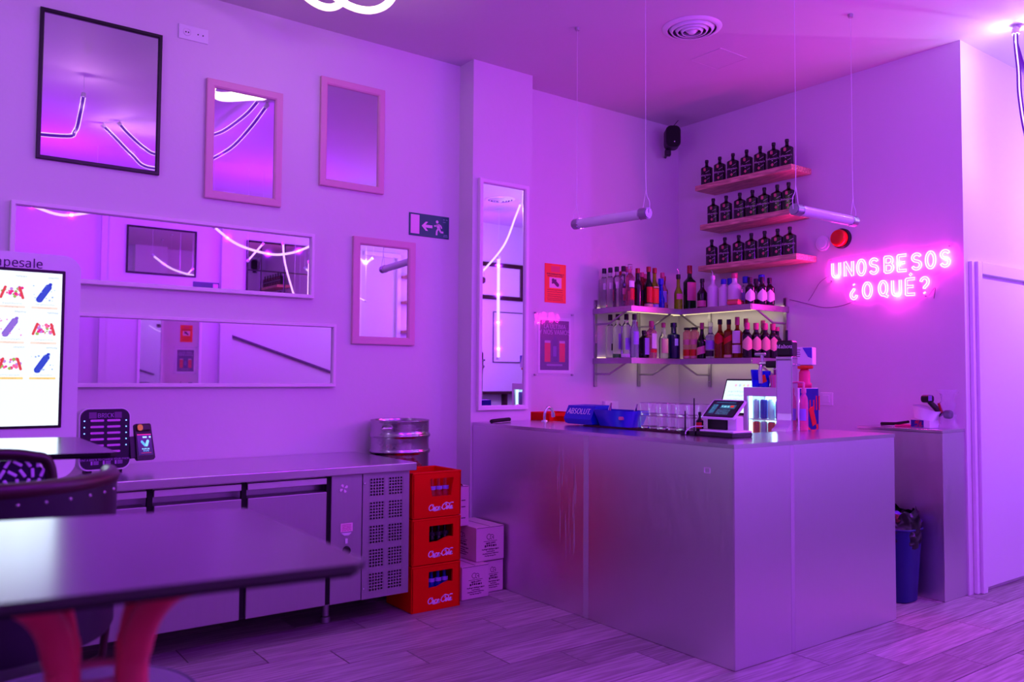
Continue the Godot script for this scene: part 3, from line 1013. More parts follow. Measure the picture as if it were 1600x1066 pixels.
func metal_shelf():
	var front := -4.45
	var fx := 4.966
	var left := 4.42
	var right := -3.77
	for k in 2:
		var top: float = [1.895, 1.5][k]
		var t := thing("steel_corner_shelf", "%s of the two steel corner shelves full of bottles" % ["upper", "lower"][k], "shelf", Vector3.ZERO, 0.0, "steel corner shelves")
		var b := MB.new()
		b.prism(PackedVector2Array([Vector2(left, -WB - 0.002), Vector2(left, -front), Vector2(fx, -front), Vector2(fx, -right), Vector2(E - 0.002, -right), Vector2(E - 0.002, -WB - 0.002)]), top - 0.006, top)
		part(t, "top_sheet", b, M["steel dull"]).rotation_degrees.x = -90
		b = MB.new()
		b.rbox(Vector3((left + fx) / 2, top - 0.022, front + 0.002), Vector3(fx - left + 0.008, 0.044, 0.006), 0.0015, 1)
		b.rbox(Vector3(fx - 0.002, top - 0.022, (front + right) / 2), Vector3(0.006, 0.044, right - front), 0.0015, 1)
		b.rbox(Vector3(left - 0.002, top - 0.022, (front + WB) / 2), Vector3(0.006, 0.044, front - WB - 0.006), 0.0015, 1)
		b.rbox(Vector3((fx + E) / 2, top - 0.022, right + 0.002), Vector3(E - fx - 0.006, 0.044, 0.006), 0.0015, 1)
		part(t, "turned_edge", b, M["steel dull"])  # darker steel stands in for the dark reflections in these edges
		var arms := [[Vector3(4.44, 0, WB + 0.02), Vector3(0, 0, 1)], [Vector3(4.925, 0, WB + 0.02), Vector3(0, 0, 1)], [Vector3(E - 0.02, 0, -4.53), Vector3(-1, 0, 0)], [Vector3(E - 0.02, 0, -3.795), Vector3(-1, 0, 0)]]
		for a in arms:
			b = MB.new()
			var o: Vector3 = a[0]
			var d: Vector3 = a[1]
			b.tube(curve([o + Vector3(0, top - 0.125, 0), o + d * 0.13 + Vector3(0, top - 0.125, 0), o + d * 0.17 + Vector3(0, top - 0.115, 0), o + d * 0.34 + Vector3(0, top - 0.035, 0), o + d * 0.38 + Vector3(0, top - 0.02, 0)], 4), 0.008, 8)
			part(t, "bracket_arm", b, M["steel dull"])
		b = MB.new()
		b.box(Vector3((left + E) / 2, top - 0.012, WB + 0.1), Vector3(E - left - 0.06, 0.006, 0.01))
		b.box(Vector3(E - 0.1, top - 0.012, (WB + right) / 2), Vector3(0.01, 0.006, right - WB - 0.06))
		part(t, "led_strip", b, M["led"] if M.has("led") else glow("led", Color(1.0, 0.9, 0.68), 1.1))
		b = MB.new()
		b.box(Vector3((left + E) / 2, top + 0.006, WB + 0.012), Vector3(E - left - 0.06, 0.008, 0.01))
		b.box(Vector3(E - 0.012, top + 0.006, (WB + right) / 2), Vector3(0.01, 0.008, right - WB - 0.06))
		part(t, "led_strip", b, M["led"])
		area("shelf_led_light", Vector3(4.9, top - 0.022, WB + 0.1), Vector3(0, -1, -0.45), Vector2(0.9, 0.02), Color(1.0, 0.93, 0.8), 0.045 if k == 0 else 0.028)
		area("shelf_led_light", Vector3(E - 0.1, top - 0.022, -4.3), Vector3(0.45, -1, 0), Vector2(0.9, 0.02), Color(1.0, 0.93, 0.8), 0.045 if k == 0 else 0.028)
	for p in [[Vector3(4.44, 1.62, WB + 0.009), 0], [Vector3(4.925, 1.62, WB + 0.009), 0], [Vector3(E - 0.009, 1.62, -4.53), 1], [Vector3(E - 0.009, 1.62, -3.795), 1]]:
		var where: String = ("at the far wall's corner side" if p[0].z < -4.0 else "beside the neon sign's cable") if p[1] == 1 else ("at their open left end" if p[0].x < 4.6 else "under the dark lilac labelled bottle")
		var t := thing("shelf_rail", "upright steel rail holding the corner shelves, %s" % where, "rail", Vector3.ZERO, 0.0, "shelf rails")
		var b := MB.new()
		b.rbox(p[0] , Vector3(0.03, 0.69, 0.014) if p[1] == 0 else Vector3(0.014, 0.69, 0.03), 0.002, 1)
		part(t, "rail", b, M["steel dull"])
		for y in [-0.3, 0.0, 0.3]:
			b = MB.new()
			b.ring_lathe([[0.0, 0.004], [0.006, 0.003], [0.007, 0.0]], 10)
			var s := part(t, "screw", b, M["chrome"])
			s.position = p[0] + Vector3(0, y, 0.007) if p[1] == 0 else p[0] + Vector3(-0.007, y, 0)
			s.rotation = Vector3(PI / 2, 0, 0) if p[1] == 0 else Vector3(0, 0, PI / 2)
	bottle_row()

func bottle_row():
	solid_glass("clear glass", Color(0.96, 0.96, 0.98), 0.03)
	solid_glass("rose glass", Color(1.0, 0.62, 0.72), 0.12)
	solid_glass("lilac glass", Color(0.8, 0.7, 0.97), 0.1)
	solid_glass("amber glass", Color(0.6, 0.2, 0.05), 0.25)
	solid_glass("blue glass", Color(0.05, 0.25, 1.0), 0.25)
	solid_glass("lime glass", Color(0.7, 0.9, 0.1), 0.2)
	solid_glass("green glass", Color(0.08, 0.3, 0.1), 0.3)
	solid_glass("red liqueur", Color(0.6, 0.05, 0.08), 0.4)
	mat("dark glass", Color(0.05, 0.02, 0.05), 0.1)
	mat("navy glass", Color(0.03, 0.03, 0.22), 0.2)
	mat("white ceramic", Color(0.88, 0.84, 0.9), 0.3)
	mat("cap green", Color(0.05, 0.16, 0.14), 0.4)
	mat("cap red", Color(0.6, 0.03, 0.06), 0.4)
	mat("cap blue", Color(0.05, 0.12, 0.75), 0.4)
	mat("cap rose", Color(0.75, 0.3, 0.45), 0.4)
	mat("cap gold", Color(0.7, 0.45, 0.2), 0.35, 0.6)
	mat("label white", Color(0.9, 0.88, 0.9), 0.6)
	mat("label cream", Color(0.85, 0.72, 0.6), 0.6)
	mat("label red", Color(0.8, 0.05, 0.06), 0.55)
	mat("label orange", Color(0.9, 0.25, 0.06), 0.55)
	mat("label rose", Color(0.85, 0.45, 0.6), 0.55)
	mat("label dark", Color(0.1, 0.06, 0.12), 0.55)
	mat("label lilac", Color(0.6, 0.5, 0.85), 0.55)
	mat("label green", Color(0.25, 0.65, 0.25), 0.55)
	var U := 1.8965
	var L := 1.5015
	var gu := "bottles on the upper steel corner shelf"
	var gl := "bottles on the lower steel corner shelf"
	var vodka := {"h": 0.322, "r": 0.0335, "sh": 0.7, "nk": 0.8, "cf": 0.88, "glass": "clear glass", "cap": "cap green", "lab": "label white", "l0": 0.46, "l1": 0.62}
	bottle("spirit_bottle", "clear white labelled bottle, first of the three with dark green caps on the upper shelf", gu, Vector3(4.49, U, -4.825), 0.3, vodka)
	bottle("spirit_bottle", "clear white labelled bottle, second of the three with dark green caps on the upper shelf", gu, Vector3(4.49, U, -4.755), 0.3, vodka)
	bottle("spirit_bottle", "clear white labelled bottle, third of the three with dark green caps on the upper shelf", gu, Vector3(4.49, U, -4.682), 0.3, vodka)
	bottle("spirit_bottle", "clear bottle with banded rose labels and dark cap beside the three green capped bottles", gu, Vector3(4.49, U, -4.607), 0.3, {"h": 0.319, "r": 0.034, "sh": 0.72, "nk": 0.82, "glass": "clear glass", "cap": "label dark", "lab": "label rose", "l0": 0.3, "l1": 0.45, "lab2": "label lilac", "m0": 0.5, "m1": 0.56})
	bottle("spirit_bottle", "slim clear bottle with a long red band, at the upper shelf's front left corner", gu, Vector3(4.49, U, -4.535), 0.3, {"h": 0.325, "r": 0.034, "sh": 0.68, "nk": 0.8, "glass": "rose glass", "cap": "clear glass", "lab": "label white", "l0": 0.45, "l1": 0.6, "lab2": "label red", "m0": 0.15, "m1": 0.42})
	bottle("spirit_bottle", "tall lilac tinted bottle between the red banded bottle and the dark liqueur", gu, Vector3(4.562, U, -4.635), 0.1, {"h": 0.322, "r": 0.032, "sh": 0.66, "nk": 0.8, "glass": "lilac glass", "cap": "cap rose", "lab": "label rose", "l0": 0.18, "l1": 0.4})
	bottle("spirit_bottle", "very dark bottle with a red cap and no label on the upper shelf", gu, Vector3(4.568, U, -4.53), 0.1, {"h": 0.3, "r": 0.031, "sh": 0.55, "nk": 0.72, "glass": "dark glass", "cap": "cap red"})
	bottle("spirit_bottle", "dark red bottle with speckled berry label on the upper shelf", gu, Vector3(4.69, U, -4.605), 0.05, {"h": 0.285, "r": 0.037, "sh": 0.6, "nk": 0.76, "glass": "red liqueur", "cap": "cap rose", "lab": "label dark", "l0": 0.2, "l1": 0.5})
	bottle("spirit_bottle", "green bottle with red cap and bright red label on the upper shelf", gu, Vector3(4.683, U, -4.525), 0.0, {"h": 0.322, "r": 0.034, "sh": 0.5, "nk": 0.72, "glass": "green glass", "cap": "cap red", "lab": "label red", "l0": 0.12, "l1": 0.5, "base": "label cream"})
	bottle("spirit_bottle", "red capped bottle with yellow neck ring and orange red label on the upper shelf", gu, Vector3(4.755, U, -4.53), 0.0, {"h": 0.318, "r": 0.034, "sh": 0.5, "nk": 0.7, "glass": "lime glass", "cap": "cap red", "lab": "label orange", "l0": 0.12, "l1": 0.48, "lab2": "label cream", "m0": 0.5, "m1": 0.53, "base": "label lilac"})
	bottle("spirit_bottle", "bright blue liqueur bottle with round stopper on the upper shelf", gu, Vector3(4.832, U, -4.535), 0.0, {"h": 0.24, "r": 0.03, "nr": 0.018, "sh": 0.3, "nk": 0.5, "cf": 0.8, "glass": "blue glass", "cap": "cap blue"})
	bottle("spirit_bottle", "pale rose bottle with lilac label behind the blue liqueur", gu, Vector3(4.94, U, -4.62), 0.0, {"h": 0.305, "r": 0.036, "sh": 0.55, "nk": 0.75, "glass": "rose glass", "cap": "cap rose", "lab": "label lilac", "l0": 0.2, "l1": 0.5})
	bottle("spirit_bottle", "lime green liqueur bottle with black hooked pourer on the upper shelf", gu, Vector3(5.035, U, -4.535), 0.0, {"h": 0.29, "r": 0.034, "sh": 0.45, "nk": 0.68, "glass": "lime glass", "cap": "black plastic", "lab": "label rose", "l0": 0.3, "l1": 0.45, "pour": 1})
	bottle("spirit_bottle", "big dark green bottle with red cap and pale oval label at the shelf corner", gu, Vector3(5.165, U, -4.53), -0.4, {"h": 0.373, "r": 0.048, "nr": 0.017, "sh": 0.62, "nk": 0.75, "cf": 0.82, "glass": "green glass", "cap": "cap red", "lab": "label rose", "l0": 0.22, "l1": 0.62, "sq": 3.0, "ang": 0.8})
	var tf := FACE_X + 0.3
	bottle("spirit_bottle", "short dark round shouldered bottle with a small rose label left of the white bottles", gu, Vector3(5.12, U, -4.36), tf, {"h": 0.245, "r": 0.04, "sh": 0.5, "nk": 0.72, "glass": "dark glass", "cap": "label dark", "lab": "label rose", "l0": 0.08, "l1": 0.28})
	bottle("spirit_bottle", "white ceramic bottle with a metal pourer on the upper shelf", gu, Vector3(5.12, U, -4.252), tf, {"h": 0.26, "r": 0.044, "nr": 0.015, "sh": 0.62, "nk": 0.76, "glass": "white ceramic", "cap": "white ceramic", "pour": 1})
	bottle("spirit_bottle", "shorter white ceramic bottle with a blue cap on the upper shelf", gu, Vector3(5.12, U, -4.146), tf, {"h": 0.222, "r": 0.038, "nr": 0.018, "sh": 0.66, "nk": 0.78, "cf": 0.82, "glass": "white ceramic", "cap": "cap blue"})
	bottle("spirit_bottle", "big white ceramic bottle with wide shoulders, beside the sponge on the upper shelf", gu, Vector3(5.12, U, -4.042), tf, {"h": 0.258, "r": 0.05, "nr": 0.02, "sh": 0.6, "nk": 0.74, "cf": 0.85, "glass": "white ceramic", "cap": "cap rose"})
	bottle("spirit_bottle", "lilac tinted bottle half hidden behind the sponge on the upper shelf", gu, Vector3(5.25, U, -4.0), tf, {"h": 0.22, "r": 0.035, "sh": 0.55, "nk": 0.7, "glass": "lilac glass", "cap": "cap blue", "lab": "label lilac", "l0": 0.3, "l1": 0.55})
	bottle("spirit_bottle", "black bottle with hexagonal pale label just behind the sponge", gu, Vector3(5.22, U, -3.92), tf, {"h": 0.212, "r": 0.043, "sh": 0.6, "nk": 0.74, "cf": 0.82, "glass": "dark glass", "cap": "label dark", "lab": "label white", "l0": 0.2, "l1": 0.6, "hex": 0.05, "ang": 1.4})
	var hexb := {"h": 0.212, "r": 0.035, "sh": 0.62, "nk": 0.76, "cf": 0.82, "glass": "dark glass", "cap": "label dark", "lab": "label white", "l0": 0.12, "l1": 0.58, "hex": 0.05, "ang": 1.4, "sq": 3.0}
	bottle("spirit_bottle", "first of three black bottles with hexagonal labels at the upper shelf's right end", gu, Vector3(5.1, U, -3.885), tf + 0.5, hexb)
	bottle("spirit_bottle", "second of three black bottles with hexagonal labels at the upper shelf's right end", gu, Vector3(5.165, U, -3.825), tf + 0.5, hexb)
	bottle("spirit_bottle", "last of three black bottles with hexagonal labels at the upper shelf's right end", gu, Vector3(5.25, U, -3.82), tf + 0.5, hexb)
	var blues := ["behind the short dark bottle", "behind the white bottles", "behind the lilac bottle"]
	for k in 3:
		bottle("spirit_bottle", "clear bottle with bright blue cap standing at the wall %s" % blues[k], gu, Vector3(5.33, U, -4.25 + 0.15 * k), tf, {"h": 0.255, "r": 0.034, "sh": 0.62, "nk": 0.74, "cf": 0.8, "nr": 0.02, "glass": "clear glass", "cap": "cap blue", "lab": "label lilac", "l0": 0.2, "l1": 0.5})
	var backs := [[4.6, "dark glass", "cap red", "label red", "behind the clear labelled bottles"], [4.78, "amber glass", "cap gold", "label cream", "behind the red labelled bottles"], [4.87, "red liqueur", "cap rose", "label dark", "behind the blue liqueur"], [5.09, "amber glass", "cap red", "label rose", "beside the dark green one"]]
	for q in backs:
		bottle("spirit_bottle", "%s %s, back row of the upper shelf" % [{"dark glass": "dark bottle with red cap", "amber glass": "amber bottle with " + ("gold" if q[2] == "cap gold" else "red") + " cap", "red liqueur": "red liqueur bottle"}[q[1]], q[4]], gu, Vector3(q[0], U, -4.745), 0.0, {"h": 0.3, "r": 0.034, "sh": 0.58, "nk": 0.74, "glass": q[1], "cap": q[2], "lab": q[3], "l0": 0.2, "l1": 0.5})
	var sp := thing("sponge", "flat pink sponge lying on the upper steel shelf in front of the white bottles", "sponge", Vector3(5.035, U, -3.965), 0.35)
	var b := MB.new()
	b.rbox(Vector3(0, 0.016, 0), Vector3(0.16, 0.03, 0.09), 0.011, 3)
	part(sp, "foam", b, mat("sponge", Color(0.85, 0.35, 0.4), 0.9))
	b = MB.new()
	b.rbox(Vector3(0, 0.036, 0), Vector3(0.15, 0.012, 0.085), 0.005, 2)
	part(sp, "scouring_side", b, mat("scourer", Color(0.75, 0.5, 0.3), 0.9))
	# lower shelf
	bottle("spirit_bottle", "clear bottle with black square label, first at the lower shelf's open end", gl, Vector3(4.50, L, -4.765), 0.3, {"h": 0.345, "r": 0.036, "sh": 0.68, "nk": 0.8, "glass": "clear glass", "cap": "label dark", "lab": "label dark", "l0": 0.17, "l1": 0.33, "ang": 0.8})
	bottle("spirit_bottle", "clear bottle with green band at the foot and violet label on the lower shelf", gl, Vector3(4.50, L, -4.68), 0.3, {"h": 0.343, "r": 0.04, "sh": 0.66, "nk": 0.82, "glass": "clear glass", "cap": "label dark", "lab": "label lilac", "l0": 0.2, "l1": 0.55, "base": "label green", "ang": 0.9})
	bottle("spirit_bottle", "tall clear square bottle with lilac label on the lower shelf", gl, Vector3(4.50, L, -4.585), 0.3, {"h": 0.34, "r": 0.037, "sh": 0.68, "nk": 0.82, "glass": "clear glass", "cap": "label dark", "lab": "label lilac", "l0": 0.18, "l1": 0.45, "sq": 3.5, "base": "label white"})
	bottle("spirit_bottle", "tall slim clear bottle with frosted neck at the lower shelf's front corner", gl, Vector3(4.51, L, -4.508), 0.3, {"h": 0.335, "r": 0.034, "sh": 0.6, "nk": 0.82, "glass": "lilac glass", "cap": "label dark", "lab": "label lilac", "l0": 0.3, "l1": 0.6})
	bottle("spirit_bottle", "black bottle with upright lilac label on the lower shelf", gl, Vector3(4.636, L, -4.53), 0.1, {"h": 0.215, "r": 0.037, "sh": 0.68, "nk": 0.82, "cf": 0.88, "glass": "dark glass", "cap": "label dark", "lab": "label lilac", "l0": 0.12, "l1": 0.72, "ang": 0.7, "sq": 3.0})
	bottle("spirit_bottle", "clear bottle with a rose cap behind the black lilac labelled bottle", gl, Vector3(4.66, L, -4.65), 0.0, {"h": 0.29, "r": 0.036, "sh": 0.7, "nk": 0.78, "cf": 0.8, "nr": 0.02, "glass": "clear glass", "cap": "cap rose"})
	bottle("spirit_bottle", "square rose bottle with tall pale label and pink foot on the lower shelf", gl, Vector3(4.72, L, -4.53), 0.1, {"h": 0.293, "r": 0.037, "sh": 0.7, "nk": 0.8, "nr": 0.017, "cf": 0.84, "glass": "rose glass", "cap": "cap rose", "lab": "label white", "l0": 0.26, "l1": 0.66, "lab2": "label red", "m0": 0.15, "m1": 0.24, "sq": 3.5, "ang": 0.8})
	bottle("spirit_bottle", "clear bottle with blue cap behind, between the rose bottle and the cream labelled one", gl, Vector3(4.82, L, -4.61), 0.0, {"h": 0.267, "r": 0.033, "sh": 0.62, "nk": 0.76, "cf": 0.8, "glass": "lilac glass", "cap": "cap blue"})
	bottle("spirit_bottle", "pale bottle with cream label and tapered neck on the lower shelf", gl, Vector3(4.862, L, -4.535), 0.0, {"h": 0.285, "r": 0.037, "sh": 0.5, "nk": 0.78, "glass": "clear glass", "cap": "cap rose", "lab": "label cream", "l0": 0.15, "l1": 0.55})
	bottle("spirit_bottle", "big navy blue bottle with a small round emblem in the lower shelf's corner", gl, Vector3(4.985, L, -4.54), -0.35, {"h": 0.29, "r": 0.05, "nr": 0.022, "sh": 0.66, "nk": 0.72, "cf": 0.88, "glass": "navy glass", "cap": "navy glass", "lab": "label lilac", "l0": 0.36, "l1": 0.55, "ang": 0.3})
	var cry := {"h": 0.255, "r": 0.036, "sh": 0.84, "nk": 0.9, "cf": 0.93, "nr": 0.024, "glass": "rose glass", "cap": "label dark", "lab": "label red", "l0": 0.1, "l1": 0.3, "lab2": "label rose", "m0": 0.45, "m1": 0.62, "base": "label rose"}
	bottle("spirit_bottle", "left one of two reddish cylinder bottles right of the navy bottle", gl, Vector3(5.12, L, -4.515), tf, cry)
	bottle("spirit_bottle", "right one of two reddish cylinder bottles, beside the dark sloping shouldered one", gl, Vector3(5.12, L, -4.44), tf, cry)
	bottle("spirit_bottle", "dark sloping shouldered bottle with rose label low on its body", gl, Vector3(5.11, L, -4.355), tf, {"h": 0.287, "r": 0.042, "sh": 0.42, "nk": 0.74, "cf": 0.82, "glass": "dark glass", "cap": "cap rose", "lab": "label rose", "l0": 0.12, "l1": 0.33, "slant": 0.01})
	bottle("spirit_bottle", "violet bottle with dense patterned label on the lower shelf", gl, Vector3(5.11, L, -4.268), tf, {"h": 0.287, "r": 0.04, "sh": 0.58, "nk": 0.74, "glass": "lilac glass", "cap": "clear glass", "lab": "label lilac", "l0": 0.25, "l1": 0.5, "lab2": "label dark", "m0": 0.06, "m1": 0.22})
	bottle("spirit_bottle", "dark amber bottle with red arched label on the lower shelf", gl, Vector3(5.11, L, -4.175), tf, {"h": 0.305, "r": 0.045, "sh": 0.55, "nk": 0.75, "glass": "amber glass", "cap": "label dark", "lab": "label red", "l0": 0.36, "l1": 0.66, "hex": 0.05})
	bottle("spirit_bottle", "square amber bottle with slanted red label on the lower shelf", gl, Vector3(5.11, L, -4.09), tf, {"h": 0.3, "r": 0.034, "sh": 0.68, "nk": 0.76, "glass": "amber glass", "cap": "label dark", "lab": "label red", "l0": 0.4, "l1": 0.55, "slant": 0.02, "sq": 4.0, "base": "label cream"})
	bottle("spirit_bottle", "dark bottle with two pale labels and a rose cap on the lower shelf", gl, Vector3(5.11, L, -4.01), tf, {"h": 0.315, "r": 0.039, "sh": 0.62, "nk": 0.72, "cf": 0.8, "glass": "amber glass", "cap": "cap rose", "lab": "label white", "l0": 0.36, "l1": 0.66, "lab2": "label white", "m0": 0.12, "m1": 0.32, "ang": 0.9})
	bottle("spirit_bottle", "tall dark bottle with rose foil standing behind the hexagonal labels", gl, Vector3(5.24, L, -4.03), tf, {"h": 0.31, "r": 0.036, "sh": 0.6, "nk": 0.74, "cf": 0.8, "glass": "dark glass", "cap": "cap rose"})
	bottle("spirit_bottle", "second tall dark bottle with rose foil behind the hexagonal labels, nearer the right end", gl, Vector3(5.33, L, -3.94), tf, {"h": 0.295, "r": 0.036, "sh": 0.6, "nk": 0.74, "cf": 0.8, "glass": "dark glass", "cap": "cap rose"})
	var hexl := {"h": 0.262, "r": 0.035, "sh": 0.62, "nk": 0.76, "cf": 0.8, "nr": 0.017, "glass": "dark glass", "cap": "cap rose", "lab": "label cream", "l0": 0.2, "l1": 0.62, "hex": 0.05, "ang": 1.45, "sq": 3.0}
	var nth := ["first", "second", "third", "fourth"]
	for k in 4:
		bottle("spirit_bottle", "%s of four dark bottles with big hexagonal cream labels on the lower shelf" % nth[k], gl, Vector3([5.05, 5.125, 5.2, 5.275][k], L, [-3.875, -3.85, -3.825, -3.81][k]), tf + 0.55, hexl)
	bottle("spirit_bottle", "dark rum bottle with slanted cream label, last at the lower shelf's right end", gl, Vector3(5.355, L, -3.83), tf + 0.4, {"h": 0.24, "r": 0.04, "sh": 0.5, "nk": 0.74, "glass": "dark glass", "cap": "cap rose", "lab": "label cream", "l0": 0.2, "l1": 0.5, "slant": 0.02, "base": "label orange"})

# ---------- neon sign ----------
func outline(lines: Array, w: float) -> Array:   # closed outlines round a letter's strokes
	var outers: Array = []
	var holes: Array = []
	for l in lines:
		for p in Geometry2D.offset_polyline(PackedVector2Array(l), w, Geometry2D.JOIN_ROUND, Geometry2D.END_ROUND):
			if Geometry2D.is_polygon_clockwise(p):
				holes.append(p)
				continue
			var rest: Array = []
			var now: PackedVector2Array = p
			for q in outers:
				var r := Geometry2D.merge_polygons(now, q)
				var solid := r.filter(func(k): return not Geometry2D.is_polygon_clockwise(k))
				if solid.size() == 1:
					now = solid[0]
					holes.append_array(r.filter(func(k): return Geometry2D.is_polygon_clockwise(k)))
				else:
					rest.append(q)
			outers = rest + [now]
	return outers + holes

func arc(c: Vector2, rx: float, ry: float, a0: float, a1: float, n := 12) -> Array:
	var o := []
	for i in n + 1:
		var a := deg_to_rad(lerpf(a0, a1, float(i) / n))
		o.append(c + Vector2(cos(a) * rx, sin(a) * ry))
	return o

func letter(s: String) -> Array:   # strokes on a box 1 wide, 1.6 high
	var ss: Array = arc(Vector2(0.5, 1.2), 0.42, 0.36, 20, 250, 14) + arc(Vector2(0.5, 0.42), 0.44, 0.4, 75, -160, 14)
	match s:
		"U": return [[Vector2(0.05, 1.6), Vector2(0.05, 0.45)] + arc(Vector2(0.5, 0.45), 0.45, 0.43, 180, 360) + [Vector2(0.95, 1.6)]]
		"N": return [[Vector2(0.05, 0.0), Vector2(0.05, 1.6), Vector2(0.95, 0.0), Vector2(0.95, 1.6)]]
		"O": return [arc(Vector2(0.5, 0.8), 0.45, 0.8, 90, 450, 24)]
		"S": return [ss]
		"B": return [[Vector2(0.08, 0.0), Vector2(0.08, 1.6), Vector2(0.5, 1.6)] + arc(Vector2(0.5, 1.22), 0.4, 0.38, 90, -90, 8) + [Vector2(0.14, 0.84)], [Vector2(0.5, 0.84)] + arc(Vector2(0.52, 0.42), 0.43, 0.42, 90, -90, 8) + [Vector2(0.08, 0.0)]]
		"E": return [[Vector2(0.95, 1.6), Vector2(0.08, 1.6), Vector2(0.08, 0.0), Vector2(0.95, 0.0)], [Vector2(0.08, 0.82), Vector2(0.8, 0.82)]]
		"Q": return [arc(Vector2(0.48, 0.88), 0.45, 0.72, 90, 450, 24), [Vector2(0.55, 0.45), Vector2(0.72, 0.1), Vector2(1.05, -0.05)]]
		"?": return [arc(Vector2(0.5, 1.17), 0.42, 0.42, 170, -60, 14) + [Vector2(0.48, 0.6), Vector2(0.46, 0.5)], [Vector2(0.46, 0.08), Vector2(0.5, 0.02)]]
		"¿": return [arc(Vector2(0.5, 0.43), 0.42, 0.42, -10, -240, 14) + [Vector2(0.52, 1.0), Vector2(0.54, 1.1)], [Vector2(0.54, 1.52), Vector2(0.5, 1.58)]]
	return [[Vector2(0, 0), Vector2(0.6, 0.35)]]

func neon_sign():
	glow("neon pink", Color(1.0, 0.15, 0.78), 48.0)
	for p in [Vector2(-3.359, 2.087), Vector2(-2.9, 2.133), Vector2(-2.913, 1.922), Vector2(-2.59, 2.133)]:   # inside the strokes
		omni("sign_light", Vector3(E - 0.022, p.y, p.x), pink, 0.05, 0.01)
	var t := thing("neon_sign", "glowing pink neon sign reading UNOS BESOS ¿O QUÉ? on the far wall", "neon sign", Vector3(E, 0, 0), FACE_X)
	var row1 := [["U", -3.398, -3.32], ["N", -3.3, -3.22], ["O", -3.204, -3.126], ["S", -3.11, -3.034], ["B", -3.004, -2.927], ["E", -2.912, -2.831], ["S", -2.812, -2.735], ["O", -2.718, -2.643], ["S", -2.623, -2.55]]
	var row2 := [["¿", -3.257, -3.19], ["O", -3.163, -3.082], ["Q", -3.044, -2.969], ["U", -2.951, -2.875], ["E", -2.857, -2.776], ["´", -2.827, -2.795], ["?", -2.758, -2.686]]
	for row in 2:
		for l in [row1, row2][row]:
			var w: float = l[2] - l[1] - 0.016
			var hh := 0.123 - 0.02
			var y0: float = [2.082, 1.917][row]
			if l[0] == "´":
				y0 = 2.045
				hh = 0.05
			var lines := []
			for s in letter(l[0]):
				var q := []
				for p in s:
					q.append(Vector2(l[1] + 0.008 + p.x * w, y0 + p.y / 1.6 * hh))
				lines.append(q)
			var b := MB.new()
			for poly in outline(lines, 0.0075):
				var ring := []
				var last := Vector2(99, 99)
				for p in poly:
					if p.distance_to(last) > 0.0025:
						ring.append(Vector3(p.x, p.y, 0.022))
						last = p
				if ring.size() > 3:
					b.tube(ring, 0.0042, 6, true)
			part(t, "neon_letter", b, M["neon pink"])
	var bk := MB.new()
	var pts := PackedVector2Array([Vector2(-3.44, 2.05), Vector2(-3.43, 2.22), Vector2(-3.0, 2.23), Vector2(-2.54, 2.23), Vector2(-2.51, 2.15), Vector2(-2.56, 2.05), Vector2(-2.66, 2.03), Vector2(-2.68, 1.9), Vector2(-2.8, 1.885), Vector2(-3.24, 1.88), Vector2(-3.29, 1.93), Vector2(-3.3, 2.04)])
	bk.prism(pts, 0.010, 0.014)
	clear("sign backing", Color(1.0, 0.85, 0.92), 0.08, 0.1)
	part(t, "backing", bk, M["sign backing"])
	for p in [Vector2(-3.4, 2.06), Vector2(-3.4, 2.21), Vector2(-2.56, 2.21), Vector2(-2.72, 1.9), Vector2(-3.22, 1.9)]:
		var s := MB.new()
		s.tube([Vector3(p.x, p.y, 0.0), Vector3(p.x, p.y, 0.02)], 0.005, 8)
		part(t, "standoff", s, M["chrome"])
	var c := MB.new()
	c.tube(curve([Vector3(-2.7, 1.9, 0.012), Vector3(-2.66, 1.95, 0.008), Vector3(-2.67, 1.88, 0.006)]), 0.0018, 6)
	c.tube(curve([Vector3(-3.23, 1.9, 0.012), Vector3(-3.33, 1.875, 0.005), Vector3(-3.46, 1.87, 0.004), Vector3(-3.58, 1.9, 0.004), Vector3(-3.72, 1.94, 0.004), Vector3(-3.76, 1.95, 0.006)]), 0.0022, 6)
	c.tube(curve([Vector3(-3.42, 2.1, 0.01), Vector3(-3.5, 2.06, 0.005), Vector3(-3.56, 1.98, 0.004), Vector3(-3.6, 1.93, 0.004)]), 0.0015, 6)
	part(t, "cable", c, mat("cable", Color(0.35, 0.2, 0.4), 0.5))

